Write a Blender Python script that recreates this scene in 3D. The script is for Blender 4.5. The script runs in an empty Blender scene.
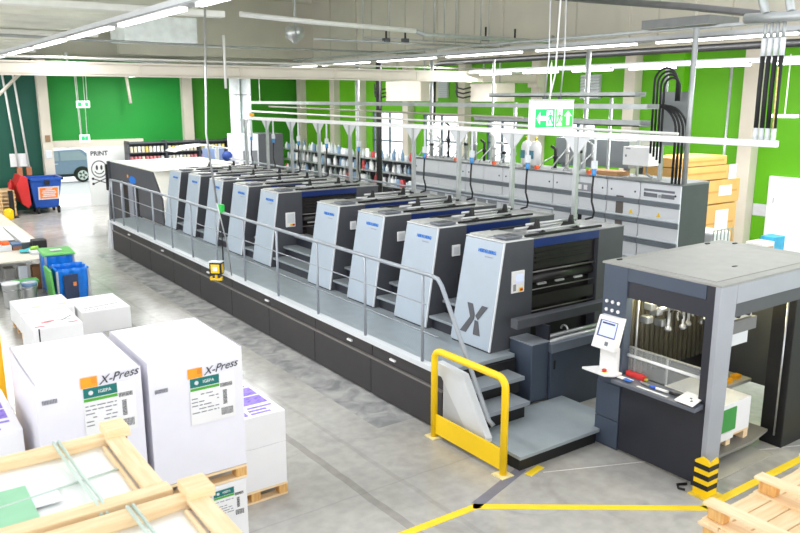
import bpy, bmesh, math, random
from mathutils import Vector, Matrix
random.seed(7)
C = bpy.context.scene.collection
PI = math.pi

# ------------------------------------------------------------------ materials
def lin(c):
    return tuple(((v/255.)/12.92 if v/255. <= .04045 else ((v/255.+.055)/1.055)**2.4) for v in c)
MATS = {}
def mat(name, rgb, rough=.5, metal=0., var=.06, scale=6., bump=0., spec=.5, emit=0., alpha=1., trans=0.):
    if name in MATS: return MATS[name]
    m = bpy.data.materials.new(name); m.use_nodes = True
    nt = m.node_tree; b = nt.nodes['Principled BSDF']
    c = lin(rgb)
    b.inputs['Roughness'].default_value = rough; b.inputs['Metallic'].default_value = metal
    b.inputs['Specular IOR Level'].default_value = spec
    if var > 0:
        tc = nt.nodes.new('ShaderNodeTexCoord'); n = nt.nodes.new('ShaderNodeTexNoise')
        n.inputs['Scale'].default_value = scale; n.inputs['Detail'].default_value = 4
        r = nt.nodes.new('ShaderNodeValToRGB')
        r.color_ramp.elements[0].position = .3; r.color_ramp.elements[1].position = .7
        r.color_ramp.elements[0].color = tuple(v*(1-var) for v in c)+(1,)
        r.color_ramp.elements[1].color = tuple(min(1, v*(1+var)) for v in c)+(1,)
        nt.links.new(tc.outputs['Object'], n.inputs['Vector']); nt.links.new(n.outputs['Fac'], r.inputs['Fac'])
        nt.links.new(r.outputs['Color'], b.inputs['Base Color'])
        if bump > 0:
            bp = nt.nodes.new('ShaderNodeBump'); bp.inputs['Strength'].default_value = bump; bp.inputs['Distance'].default_value = .02
            nt.links.new(n.outputs['Fac'], bp.inputs['Height']); nt.links.new(bp.outputs['Normal'], b.inputs['Normal'])
    else:
        b.inputs['Base Color'].default_value = c+(1,)
    if emit > 0:
        b.inputs['Emission Color'].default_value = c+(1,); b.inputs['Emission Strength'].default_value = emit
    if trans > 0: b.inputs['Transmission Weight'].default_value = trans
    if alpha < 1: b.inputs['Alpha'].default_value = alpha
    MATS[name] = m
    return m

def wood(name, rgb, dark, axis=0, scale=9.):
    if name in MATS: return MATS[name]
    m = bpy.data.materials.new(name); m.use_nodes = True
    nt = m.node_tree; b = nt.nodes['Principled BSDF']; b.inputs['Roughness'].default_value = .7
    tc = nt.nodes.new('ShaderNodeTexCoord'); mp = nt.nodes.new('ShaderNodeMapping')
    sc = [scale*4]*3; sc[axis] = scale*.4; mp.inputs['Scale'].default_value = sc
    n = nt.nodes.new('ShaderNodeTexNoise'); n.inputs['Scale'].default_value = 1; n.inputs['Detail'].default_value = 5
    r = nt.nodes.new('ShaderNodeValToRGB'); r.color_ramp.elements[0].position = .3; r.color_ramp.elements[1].position = .68
    r.color_ramp.elements[0].color = lin(dark)+(1,); r.color_ramp.elements[1].color = lin(rgb)+(1,)
    L = nt.links.new
    L(tc.outputs['Object'], mp.inputs['Vector']); L(mp.outputs['Vector'], n.inputs['Vector'])
    L(n.outputs['Fac'], r.inputs['Fac']); L(r.outputs['Color'], b.inputs['Base Color'])
    MATS[name] = m
    return m

def concrete():
    m = bpy.data.materials.new('concrete_floor'); m.use_nodes = True
    nt = m.node_tree; b = nt.nodes['Principled BSDF']; L = nt.links.new; N = nt.nodes.new
    tc = N('ShaderNodeTexCoord')
    def noise(scale, detail=6, dist=0.):
        n = N('ShaderNodeTexNoise'); n.inputs['Scale'].default_value = scale; n.inputs['Detail'].default_value = detail
        n.inputs['Distortion'].default_value = dist
        L(tc.outputs['Object'], n.inputs['Vector']); return n
    def ramp(src, p0, c0, p1, c1):
        r = N('ShaderNodeValToRGB'); e = r.color_ramp.elements
        e[0].position = p0; e[0].color = c0+(1,); e[1].position = p1; e[1].color = c1+(1,)
        L(src, r.inputs['Fac']); return r
    def mix(a, b_, fac, mode='MULTIPLY'):
        x = N('ShaderNodeMixRGB'); x.blend_type = mode
        if isinstance(fac, float): x.inputs['Fac'].default_value = fac
        else: L(fac, x.inputs['Fac'])
        L(a, x.inputs['Color1'])
        if isinstance(b_, tuple): x.inputs['Color2'].default_value = b_+(1,)
        else: L(b_, x.inputs['Color2'])
        return x.outputs['Color']
    def math_(op, a, b_=None):
        x = N('ShaderNodeMath'); x.operation = op
        for i, q in enumerate((a, b_)):
            if q is None: continue
            if isinstance(q, (int, float)): x.inputs[i].default_value = q
            else: L(q, x.inputs[i])
        return x.outputs[0]
    base = ramp(noise(.55, 8, .6).outputs['Fac'], .32, lin((164,162,157)), .68, lin((196,194,189))).outputs['Color']
    fine = ramp(noise(7, 8).outputs['Fac'], .35, (.86,.86,.86), .65, (1,1,1)).outputs['Color']
    col = mix(base, fine, 1.0)
    stain = ramp(noise(1.3, 9, 1.5).outputs['Fac'], .60, (1,1,1), .76, (.62,.62,.65)).outputs['Color']
    col = mix(col, stain, .5)
    sp = N('ShaderNodeSeparateXYZ'); L(tc.outputs['Object'], sp.inputs[0])
    wob = math_('MULTIPLY', math_('SUBTRACT', noise(2.2).outputs['Fac'], .5), .06)
    x = math_('ADD', sp.outputs['X'], wob)
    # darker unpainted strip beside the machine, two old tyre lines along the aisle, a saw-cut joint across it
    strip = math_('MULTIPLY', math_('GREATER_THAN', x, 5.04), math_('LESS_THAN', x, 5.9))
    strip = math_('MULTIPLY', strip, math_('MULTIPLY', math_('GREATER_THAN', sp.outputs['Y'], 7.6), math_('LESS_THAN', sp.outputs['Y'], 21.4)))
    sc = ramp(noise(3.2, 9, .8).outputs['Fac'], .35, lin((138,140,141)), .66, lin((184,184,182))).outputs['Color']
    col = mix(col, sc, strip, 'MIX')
    def line(v, c, w):
        return math_('LESS_THAN', math_('ABSOLUTE', math_('SUBTRACT', v, c)), w)
    d1 = math_('ADD', x, math_('MULTIPLY', sp.outputs['Y'], .02))
    col = mix(col, (.72,.71,.70), math_('MULTIPLY', line(d1, 4.13, .05), .85))
    col = mix(col, (.86,.85,.84), math_('MULTIPLY', line(d1, 4.62, .03), .7))
    col = mix(col, (.88,.88,.88), math_('MULTIPLY', line(math_('ADD', sp.outputs['Y'], wob), 6.32, .012), .8))
    col = mix(col, (.88,.88,.88), math_('MULTIPLY', line(math_('ADD', sp.outputs['Y'], wob), 21.2, .03), .8))
    L(col, b.inputs['Base Color'])
    rr = ramp(noise(2.5, 6).outputs['Fac'], .3, (.13,.13,.13), .7, (.27,.27,.27))
    L(rr.outputs['Color'], b.inputs['Roughness'])
    MATS['floor'] = m
    return m

def tread(name, rgb):
    """diamond plate: small raised lozenges in bump"""
    if name in MATS: return MATS[name]
    m = mat(name, rgb, .45, .25, .05, 5)
    nt = m.node_tree; N = nt.nodes.new; L = nt.links.new; b = nt.nodes['Principled BSDF']
    tc = N('ShaderNodeTexCoord'); mp = N('ShaderNodeMapping'); mp.inputs['Rotation'].default_value = (0,0,PI/4)
    v = N('ShaderNodeTexVoronoi'); v.inputs['Scale'].default_value = 34; v.inputs['Randomness'].default_value = 0
    bp = N('ShaderNodeBump'); bp.inputs['Strength'].default_value = .5; bp.inputs['Distance'].default_value = .006
    L(tc.outputs['Object'], mp.inputs['Vector']); L(mp.outputs['Vector'], v.inputs['Vector'])
    L(v.outputs['Distance'], bp.inputs['Height']); L(bp.outputs['Normal'], b.inputs['Normal'])
    return m

def banded_print(name, paper, ink, scale=7.):
    """printed sheets: blocks of ink on paper"""
    if name in MATS: return MATS[name]
    m = bpy.data.materials.new(name); m.use_nodes = True
    nt = m.node_tree; N = nt.nodes.new; L = nt.links.new; b = nt.nodes['Principled BSDF']; b.inputs['Roughness'].default_value = .6
    tc = N('ShaderNodeTexCoord'); br = N('ShaderNodeTexBrick')
    br.inputs['Scale'].default_value = scale; br.inputs['Color1'].default_value = lin(ink)+(1,)
    br.inputs['Color2'].default_value = lin(tuple(min(255, int(v*.6+100)) for v in ink))+(1,); br.inputs['Mortar'].default_value = lin(paper)+(1,)
    br.inputs['Mortar Size'].default_value = .05
    n = N('ShaderNodeTexNoise'); n.inputs['Scale'].default_value = 16; n.inputs['Detail'].default_value = 3
    r = N('ShaderNodeValToRGB'); r.color_ramp.interpolation = 'CONSTANT'
    r.color_ramp.elements[0].position = 0; r.color_ramp.elements[0].color = (0,0,0,1)
    r.color_ramp.elements[1].position = .46; r.color_ramp.elements[1].color = (1,1,1,1)
    mx = N('ShaderNodeMixRGB'); mx.inputs['Color1'].default_value = lin(paper)+(1,)
    L(tc.outputs['Object'], br.inputs['Vector']); L(tc.outputs['Object'], n.inputs['Vector']); L(n.outputs['Fac'], r.inputs['Fac'])
    L(r.outputs['Color'], mx.inputs['Fac']); L(br.outputs['Color'], mx.inputs['Color2']); L(mx.outputs['Color'], b.inputs['Base Color'])
    MATS[name] = m
    return m

FACE   = mat('pale_blue_grey_paint', (166,178,190), .38, 0, .03, 3)
FACEED = mat('pale_grey_edge', (214,218,222), .4, 0, .02)
DARK   = mat('anthracite_paint', (74,76,82), .45, 0, .06, 4)
DARKB  = mat('blue_grey_paint', (66,76,92), .42, 0, .05, 4)
NAVY   = mat('near_black_paint', (38,40,50), .4, 0, .06, 4)
PLINTH = mat('plinth_brown_black', (50,47,49), .45, 0, .08, 3)
BLACK  = mat('black_plastic', (20,20,22), .5, 0, .1)
RUBBER = mat('black_rubber', (28,28,30), .65, 0, .1)
INNER  = mat('machine_inner_black', (34,30,30), .55, 0, .15)
BLUE   = mat('royal_blue_paint', (16,42,104), .4, 0, .05)
LOGO   = mat('logo_blue', (20,110,200), .5, 0, 0)
LOGOG  = mat('logo_grey', (168,168,182), .5, 0, 0)
DECK   = tread('deck_plate', (158,168,174))
TREAD  = tread('tread_plate', (142,150,156))
TOPGR  = mat('warm_grey_top', (176,178,174), .45, 0, .05, 4)
ROOFGR = mat('feeder_roof_grey', (150,150,146), .5, 0, .07, 3)
STEEL  = mat('brushed_steel', (190,192,194), .3, .8, .08, 12)
RAIL   = mat('rail_grey_paint', (152,158,166), .35, .3, .04)
ROLLER = mat('bright_roller', (196,198,198), .3, .4, .06)
WHITE  = mat('white_paint', (236,236,236), .45, 0, .02)
PAPER  = mat('white_paper_wrap', (236,236,240), .55, 0, .01, 3)
PAPERB = mat('cut_paper_side', (236,236,238), .65, 0, .03, 2)
CREAM  = mat('cream_paint', (210,202,188), .5, 0, .04, 2)
YELLOW = mat('safety_yellow', (252,208,0), .38, 0, .04, 3)
GREEN  = mat('green_wall', (0,136,40), .6, 0, .04, .8)
LIME   = mat('lime_wall', (94,174,2), .6, 0, .05, .7)
TEAL   = mat('teal_wall', (0,78,62), .6, 0, .06, .8)
BEIGE  = mat('beige_concrete', (200,196,184), .7, 0, .05, .8)
ROOFM  = mat('corrugated_sheet', (226,226,214), .45, .2, .06, 2)
PIPE   = mat('galvanised_pipe', (172,176,176), .38, .55, .1, 6)
PIPEW  = mat('white_pipe', (224,224,220), .4, 0, .04)
DUCT   = mat('silver_duct', (232,238,242), .4, .3, .08, 4)
ORANGE = mat('orange_paper', (250,160,30), .6, 0, .05)
LABTEAL= mat('label_teal', (0,112,108), .5, 0, 0)
LABGRN = mat('label_green', (80,170,50), .5, 0, 0)
INK    = mat('black_ink', (40,40,46), .6, 0, 0)
INKG   = mat('grey_ink', (120,122,130), .6, 0, 0)
RED    = mat('red_plastic', (200,40,40), .4, 0, .05)
CARD   = mat('cardboard', (224,176,104), .7, 0, .06, 4)
CARDD  = mat('carton_tape_brown', (206,152,82), .7, 0, .06, 4)  # darker brown than the cartons, used for their tape
PINE   = wood('pale_pine', (246,222,182), (232,198,150), 0)
PINEY  = wood('pale_pine_lengthwise', (246,224,186), (234,202,156), 1)
BLOCK  = wood('pressed_wood_block', (236,190,120), (204,150,84), 2, 14)
GLASS  = mat('clear_pane', (245,250,250), .03, 0, 0, trans=.0, alpha=.12)
WRAP   = mat('plastic_wrap', (246,248,246), .25, 0, .02)
LAMP   = mat('lit_tube', (255,255,255), .5, 0, 0, emit=4.)
SCREEN = mat('lit_screen', (170,180,245), .3, 0, 0, emit=.7)
SIGNW  = mat('lit_sign_white', (250,255,252), .4, 0, 0, emit=.55)
SIGNG  = mat('lit_sign_green', (0,190,100), .4, 0, 0, emit=.3)
SIGNL  = mat('lit_sign_light_green', (60,205,80), .4, 0, 0, emit=.3)
WARM   = mat('lit_warm_lamp', (255,246,170), .4, 0, 0, emit=2.5)
BINBLUE= mat('blue_container_plastic', (24,78,168), .42, 0, .06)
BAGBLUE= mat('blue_bag_film', (20,120,220), .28, 0, .12, 9, bump=.6)
LIDGRN = mat('green_lid_plastic', (96,180,90), .4, 0, .05)

# ------------------------------------------------------------------ mesh builder
class MB:
    def __init__(s): s.v = []; s.f = []; s.sm = []
    def _add(s, vs, fs, smooth=False):
        o = len(s.v); s.v += [tuple(p) for p in vs]
        s.f += [tuple(i+o for i in f) for f in fs]; s.sm += [smooth]*len(fs); return s
    def box(s, x0, x1, y0, y1, z0, z1):
        return s._add([(x,y,z) for x in (x0,x1) for y in (y0,y1) for z in (z0,z1)],
                      [(0,1,3,2),(4,6,7,5),(0,4,5,1),(2,3,7,6),(0,2,6,4),(1,5,7,3)])
    def obox(s, c, ax, ay, az):
        """box centred at c with half-axis vectors"""
        c, ax, ay, az = map(Vector, (c, ax, ay, az))
        return s._add([c+ax*i+ay*j+az*k for i in (-1,1) for j in (-1,1) for k in (-1,1)],
                      [(0,1,3,2),(4,6,7,5),(0,4,5,1),(2,3,7,6),(0,2,6,4),(1,5,7,3)])
    def prism(s, poly, axis, a, b):
        def P(q, t): return {'x':(t,q[0],q[1]), 'y':(q[0],t,q[1]), 'z':(q[0],q[1],t)}[axis]
        n = len(poly)
        return s._add([P(q,a) for q in poly]+[P(q,b) for q in poly],
                      [tuple(range(n)), tuple(range(2*n-1,n-1,-1))]+[(i,(i+1)%n,n+(i+1)%n,n+i) for i in range(n)])
    def hexa(s, a, b):
        """two quads (4 points each) joined"""
        return s._add(list(a)+list(b), [(0,1,2,3),(7,6,5,4)]+[(i,(i+1)%4,4+(i+1)%4,4+i) for i in range(4)])
    def tube(s, pts, r, n=8, r1=None):
        pts = [Vector(p) for p in pts]; m = len(pts); vs = []; fs = []
        t0 = (pts[1]-pts[0]).normalized()
        up = Vector((0,0,1)) if abs(t0.z) < .9 else Vector((1,0,0))
        u = t0.cross(up).normalized()
        for i, p in enumerate(pts):
            t = ((pts[min(i+1,m-1)]-pts[max(i-1,0)])).normalized()
            u = (u-t*u.dot(t)).normalized(); w = t.cross(u)
            rr = r if r1 is None else r+(r1-r)*i/(m-1)
            vs += [p+(u*math.cos(2*PI*k/n)+w*math.sin(2*PI*k/n))*rr for k in range(n)]
        for i in range(m-1):
            fs += [(i*n+k, i*n+(k+1)%n, (i+1)*n+(k+1)%n, (i+1)*n+k) for k in range(n)]
        s._add(vs, fs, True); o = len(s.v)-len(vs)
        s.f += [tuple(o+k for k in range(n)), tuple(o+(m-1)*n+k for k in reversed(range(n)))]; s.sm += [False]*2
        return s
    def lathe(s, prof, c=(0,0,0), n=14):
        vs = []; fs = []
        for r, z in prof: vs += [(c[0]+r*math.cos(2*PI*k/n), c[1]+r*math.sin(2*PI*k/n), c[2]+z) for k in range(n)]
        m = len(prof)
        for i in range(m-1): fs += [(i*n+k, i*n+(k+1)%n, (i+1)*n+(k+1)%n, (i+1)*n+k) for k in range(n)]
        s._add(vs, fs, True); o = len(s.v)-len(vs)
        s.f += [tuple(o+k for k in range(n)), tuple(o+(m-1)*n+k for k in reversed(range(n)))]; s.sm += [False]*2
        return s
    def disc(s, c, ux, uy, r, n=20, t=.004, ry=None):
        """thin round plate in the plane of unit vectors ux, uy"""
        c, ux, uy = Vector(c), Vector(ux), Vector(uy); nz = ux.cross(uy).normalized()*t
        ry = ry or r
        a = [c+ux*r*math.cos(2*PI*k/n)+uy*ry*math.sin(2*PI*k/n) for k in range(n)]
        return s._add(a+[p+nz for p in a], [tuple(range(n)), tuple(range(2*n-1,n-1,-1))]+[(i,(i+1)%n,n+(i+1)%n,n+i) for i in range(n)])
    def sheet(s, f, nu, nv, smooth=True):
        vs = [f(i/nu, j/nv) for i in range(nu+1) for j in range(nv+1)]
        return s._add(vs, [(i*(nv+1)+j, (i+1)*(nv+1)+j, (i+1)*(nv+1)+j+1, i*(nv+1)+j+1) for i in range(nu) for j in range(nv)], smooth)
    def plates(s, o, ux, uy, polys, t=.003):
        """flat 2D polygons (u,v) raised t from a plane at o"""
        o, ux, uy = Vector(o), Vector(ux), Vector(uy); nz = ux.cross(uy).normalized()*t
        for poly in polys:
            a = [o+ux*p[0]+uy*p[1] for p in poly]; n = len(a)
            s._add(a+[p+nz for p in a], [tuple(range(n)), tuple(range(2*n-1,n-1,-1))]+[(i,(i+1)%n,n+(i+1)%n,n+i) for i in range(n)])
        return s

def origin_of(p):
    o = Vector((0,0,0))
    while p is not None: o += p.location; p = p.parent
    return o

def O(name, mb, m, parent=None, bevel=0., label=None, solid=0., loc=None, recalc=True):
    """link a mesh builder as one mesh object (points given in world coordinates)"""
    if loc is None:
        if parent is None:
            xs = [p[0] for p in mb.v]; ys = [p[1] for p in mb.v]; zs = [p[2] for p in mb.v]
            loc = Vector(((min(xs)+max(xs))/2, (min(ys)+max(ys))/2, min(zs)))
        else: loc = origin_of(parent)
    loc = Vector(loc)
    me = bpy.data.meshes.new(name)
    me.from_pydata([tuple(Vector(p)-loc) for p in mb.v], [], mb.f)
    me.polygons.foreach_set('use_smooth', mb.sm)
    if recalc:
        bm = bmesh.new(); bm.from_mesh(me); bmesh.ops.recalc_face_normals(bm, faces=bm.faces); bm.to_mesh(me); bm.free()
    me.materials.append(m); me.update()
    o = bpy.data.objects.new(name, me); C.objects.link(o)
    if parent is not None: o.parent = parent; o.location = (0,0,0) if (loc-origin_of(parent)).length < 1e-9 else loc-origin_of(parent)
    else: o.location = loc
    if bevel > 0:
        b = o.modifiers.new('bevel', 'BEVEL'); b.width = bevel; b.segments = 2; b.limit_method = 'ANGLE'; b.angle_limit = .7
    if solid > 0:
        q = o.modifiers.new('solid', 'SOLIDIFY'); q.thickness = solid; q.offset = 0
    if label: o['label'] = label
    return o
def tag(o, label, cat, group=None):
    o['label'] = label; o['category'] = cat
    if group: o['group'] = group
    return o
def T(name, label, cat, loc, group=None):
    o = bpy.data.objects.new(name, None); C.objects.link(o); o.location = loc; o.empty_display_size = .2
    return tag(o, label, cat, group)
def S(name, mb, m, label, cat, group=None, **k):
    return tag(O(name, mb, m, **k), label, cat, group)
def ST(name, mb, m, **k):
    o = O(name, mb, m, **k); o['kind'] = 'structure'; return o
def dup(o, loc=None, label=None, group=None, parent=None, rz=None):
    c = o.copy(); C.objects.link(c)
    if parent is not None: c.parent = parent
    for ch in list(o.children): dup(ch, parent=c)
    if loc is not None: c.location = loc
    if rz is not None: c.rotation_euler = (0,0,rz)
    if label: c['label'] = label
    if group: c['group'] = group
    return c
def text(name, s, size, o, ux, uy, m, parent, t=.003, align='CENTER', shear=0., label=None, bold=0.):
    cu = bpy.data.curves.new(name, 'FONT'); cu.body = s; cu.size = size; cu.align_x = align; cu.align_y = 'CENTER'
    cu.extrude = t/2; cu.shear = shear; cu.offset = bold*size; cu.resolution_u = 3
    tmp = bpy.data.objects.new(name+'_tmp', cu); C.objects.link(tmp)
    dg = bpy.context.evaluated_depsgraph_get(); dg.update()
    me = bpy.data.meshes.new_from_object(tmp.evaluated_get(dg))
    bpy.data.objects.remove(tmp); bpy.data.curves.remove(cu)
    ux, uy = Vector(ux).normalized(), Vector(uy).normalized(); uz = ux.cross(uy)
    base = origin_of(parent) if parent else Vector((0,0,0))
    M = Matrix((ux, uy, uz)).transposed().to_4x4(); M.translation = Vector(o)+uz*t*.5-base
    me.transform(M); me.materials.clear(); me.materials.append(m)
    ob = bpy.data.objects.new(name, me); C.objects.link(ob)
    if parent: ob.parent = parent
    if label: ob['label'] = label
    return ob
ORD = ['first','second','third','fourth','fifth','sixth','seventh','eighth','ninth','tenth','eleventh','twelfth','thirteenth']
XP, YP, ZP = Vector((1,0,0)), Vector((0,1,0)), Vector((0,0,1))
def arc(c, r, a0, a1, n, u, w):
    c, u, w = Vector(c), Vector(u), Vector(w)
    return [c+u*r*math.cos(a0+(a1-a0)*i/n)+w*r*math.sin(a0+(a1-a0)*i/n) for i in range(n+1)]

# ------------------------------------------------------------------ camera, world, lights
cam = bpy.data.cameras.new('camera'); co = bpy.data.objects.new('camera', cam); C.objects.link(co)
cam.sensor_fit = 'HORIZONTAL'; cam.sensor_width = 36; cam.lens = 770*36/800
cam.dof.use_dof = True; cam.dof.focus_distance = 11.; cam.dof.aperture_fstop = 2.2
cam.clip_start = .1; cam.clip_end = 300
co.location = (0,0,4.1); co.rotation_euler = (PI/2-math.radians(12.3435), 0, -math.radians(35.2956))
bpy.context.scene.camera = co
w = bpy.data.worlds.new('daylight'); bpy.context.scene.world = w; w.use_nodes = True
bg = w.node_tree.nodes['Background']; bg.inputs['Color'].default_value = (.97,.985,1,1); bg.inputs['Strength'].default_value = 1.0
_n = w.node_tree.nodes; _tc = _n.new('ShaderNodeTexCoord'); _sp = _n.new('ShaderNodeSeparateXYZ'); _mr = _n.new('ShaderNodeMapRange')
_mr.inputs['From Min'].default_value = 0.; _mr.inputs['From Max'].default_value = .45; _mr.inputs['To Min'].default_value = 2.3; _mr.inputs['To Max'].default_value = .95
_l = w.node_tree.links.new; _l(_tc.outputs['Generated'], _sp.inputs[0]); _l(_sp.outputs['Z'], _mr.inputs['Value']); _l(_mr.outputs['Result'], bg.inputs['Strength'])   # hazy sky, brightest at the horizon
vs = bpy.context.scene.view_settings
vs.view_transform = 'Standard'; vs.look = 'None'; vs.gamma = 1; vs.exposure = .42; vs.use_curve_mapping = False
def area(name, loc, sx, sy, power, rot=(0,0,0), col=(1,1,1)):
    l = bpy.data.lights.new(name, 'AREA'); l.shape = 'RECTANGLE'; l.size = sx; l.size_y = sy; l.energy = power; l.color = col
    o = bpy.data.objects.new(name, l); C.objects.link(o); o.location = loc; o.rotation_euler = rot
    return o

sun = bpy.data.lights.new('sun', 'SUN'); sun.energy = 4.2; sun.angle = .02; sun.color = (1,.98,.95)
so = bpy.data.objects.new('sun', sun); C.objects.link(so); so.location = (8,50,20)
so.rotation_euler = Vector((.02,-math.cos(math.radians(17)),-math.sin(math.radians(17)))).to_track_quat('-Z','Y').to_euler()
# ------------------------------------------------------------------ the setting
ST('floor', MB().box(-6,17,-3,31.62,-.12,0), concrete(), loc=(0,0,0))
ST('ground', MB().box(-12,32,31.62,75,-.14,-.02), mat('pale_asphalt', (232,234,236), .6, 0, .04, .6), loc=(0,0,0))
ST('ground', MB().box(17,40,-3,31.62,-.14,-.02), MATS['pale_asphalt'], loc=(0,0,0))

def wall_x(name, x0, x1, y0, y1, z0, z1, holes, m):
    """wall with its faces at x0/x1, cut by holes (ya,yb,za,zb) sorted in y"""
    mb = MB(); y = y0
    for a, b, c, d in holes:
        if a > y: mb.box(x0,x1,y,a,z0,z1)
        if c > z0: mb.box(x0,x1,a,b,z0,c)
        mb.box(x0,x1,a,b,d,z1); y = b
    if y < y1: mb.box(x0,x1,y,y1,z0,z1)
    return ST(name, mb, m)
wins = [(14.45,15.8,2.2,3.45),(17.6,18.9,1.9,3.5),(20.35,22.3,1.7,3.55),(23.4,25.6,1.4,3.6)]
wall_x('wall_right', 16.8, 17.0, -1, 31.5, 0, 5.2, [(6.6,9.3,0,2.3)]+wins, LIME)
mb = MB().box(16.8,17.0,-1,31.5,5.2,9)
for y in (21.7,26.8,13.6,31.3,18.4,11.7): mb.box(16.72,16.8,y-.16,y+.16,5.2,9)
ST('wall_right_upper', mb, BEIGE)
mb = MB()
for y in (10.6,12.6,15.3,16.0,19.6,20.4,23.4,24.5,25.6,28.7): mb.box(16.785,16.8,y-.02,y+.02,5.2,9)
ST('trim_1', mb, mat('joint_grey', (184,180,168), .7, 0, .02))
mb = MB()
mb.box(7.5,11.5,31.5,31.7,0,5.62); mb.box(6.2,7.5,31.5,31.7,2.25,5.62)
ST('wall_back', mb, GREEN)
ST('wall_back_left', MB().box(-8,6.2,31.5,31.7,0,5.62), TEAL)
ST('wall_back_right', MB().box(11.5,17,31.5,31.7,0,5.3), mat('deep_lime_wall', (48,136,10), .6, 0, .05, .8))
ST('wall_back_upper', MB().box(-8,11.5,31.5,31.7,5.62,9).box(11.5,17,31.5,31.7,5.3,9), BEIGE)
ST('trim_2', MB().box(6.2,9.6,31.28,31.5,2.27,2.52), CREAM)          # door lintel
ST('trim_3', MB().box(-6,11.5,31.3,31.5,5.5,5.62), CREAM)
def column(x0,x1,y0,y1,z1): ST('column', MB().box(x0,x1,y0,y1,0,z1), CREAM, bevel=.01)
column(5.86,6.2,31.15,31.5,5.6); column(11.3,11.7,31.2,31.5,5.6)
for y in (9.85,13.15,16.5,19.85,23.0,26.2,28.2,31.1): column(16.5,16.8,y-.17,y+.17,5.2)
ST('baseboard_right', MB().box(16.76,16.8,9.4,31.5,0,.12), DARK)
# white fascia that caps the green wall
ST('trim_4', MB().box(16.45,16.8,-1,31.5,5.2,5.36), CREAM)
# windows: frame and glass
def window(i, y0, y1, z0, z1, cols=2, rows=2):
    f = MB(); x0, x1 = 16.84, 16.92
    f.box(x0,x1,y0,y1,z0,z0+.06); f.box(x0,x1,y0,y1,z1-.06,z1)
    f.box(x0,x1,y0,y0+.06,z0,z1); f.box(x0,x1,y1-.06,y1,z0,z1)
    for c in range(1, cols): y = y0+(y1-y0)*c/cols; f.box(x0,x1,y-.025,y+.025,z0,z1)
    for r in range(1, rows): z = z0+(z1-z0)*r/rows; f.box(x0,x1,y0,y1,z-.025,z+.025)
    o = ST('window_%d' % i, f, mat('window_frame_grey', (84,104,116), .5, 0, .03))
    O('pane', MB().box(16.875,16.885,y0+.03,y1-.03,z0+.03,z1-.03), GLASS, parent=o)
for i, (a,b,c,d) in enumerate(wins): window(i+1, a, b, c, d, 2, 2)
# right-hand doorway: white jamb, door leaf standing open outwards
f = MB().box(16.7,17.02,9.18,9.3,0,2.3).box(16.7,17.02,6.6,9.3,2.3,2.4).box(16.7,17.02,6.6,6.72,0,2.3)
d = ST('door_2', f, WHITE)
O('hinge', MB().tube([(16.72,9.17,.4),(16.72,9.17,.52)], .014), STEEL, parent=d); O('hinge', MB().tube([(16.72,9.17,1.8),(16.72,9.17,1.92)], .014), STEEL, parent=d)
# left sliding door with the painted face
d = ST('door_1', MB().box(7.42,9.3,31.28,31.36,0,2.27), mat('door_panel_grey', (216,218,216), .5, 0, .03, 2))
o = (8.02,31.28,1.42); mk = MB()
ux, uz = XP, ZP
mk.plates((7.82,31.28,1.40), XP, ZP, [[(math.cos(a)*r1, math.sin(a)*r1*1.12) for a, r1 in ((2*PI*k/28,.30),(2*PI*(k+1)/28,.30),(2*PI*(k+1)/28,.265),(2*PI*k/28,.265))] for k in range(28)])
for sx in (-.085,.085): mk.disc((7.82+sx,31.28,1.46), XP, ZP, .042, 14, .003, .10)
mk.plates((7.82,31.28,1.40), XP, ZP, [[(math.cos(a)*r, math.sin(a)*r) for a, r in ((PI+.4+i*.29,.2),(PI+.4+(i+1)*.29,.2),(PI+.4+(i+1)*.29,.165),(PI+.4+i*.29,.165))] for i in range(8)])
for s in (-1,1): mk.plates((7.82,31.28,.94), XP, ZP, [[(-.25,-.1*s-.02),(.25,.1*s-.02),(.25,.1*s+.02),(-.25,-.1*s+.02)]])
for s in (-1,1):
    for q in (-1,1): mk.disc((7.82+s*.26,31.28,.94+.1*s*q), XP, ZP, .05, 12, .003)
O('painted_face', mk, INK, parent=d, label='black painted smiling face above crossed bones')
text('painted_lettering', 'PRINT', .24, (7.86,31.28,2.0), XP, ZP, INK, d, bold=.03)

ST('trim_9', MB().box(16.55,16.8,11.6,12.3,0,5.2), LIME)  # projecting strip added so its shade gives a darker band on the wall
# roof: flat corrugated sheet on the left that turns up into a lantern
def corr(u, v): return None
mb = MB(); prof = []
y = 10.0
while y < 31.4:
    prof += [(y,0),(y+.5,0),(y+.75,.26),(y+1.2,.26),(y+1.45,0)]; y += 1.45
xs = [(-6,5.72),(5.55,5.72),(9.3,8.0),(17,8.0)]
vsx = [(x,y,z+h) for x, z in xs for y, h in prof]; n = len(prof)
mb._add(vsx, [(i*n+j,(i+1)*n+j,(i+1)*n+j+1,i*n+j+1) for i in range(3) for j in range(n-1)])
ST('ceiling', mb, ROOFM, solid=.02, recalc=False)
# roof girders
for i, (yy, z0, z1, x0, x1) in enumerate([(14.2,5.56,5.68,-5,6.0),(21.5,5.64,5.74,-5,5.6),(29.5,5.62,5.74,-5,5.6)]):
    ST('trim_%d' % (5+i), MB().box(x0,x1,yy-.12,yy+.12,z0,z1), mat('girder_grey', (232,232,226), .5, 0, .04), bevel=.02)
# lantern cheek: the tall beige upstand
ST('trim_8', MB().box(8.6,16.8,30.2,30.4,5.7,8), BEIGE)

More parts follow.
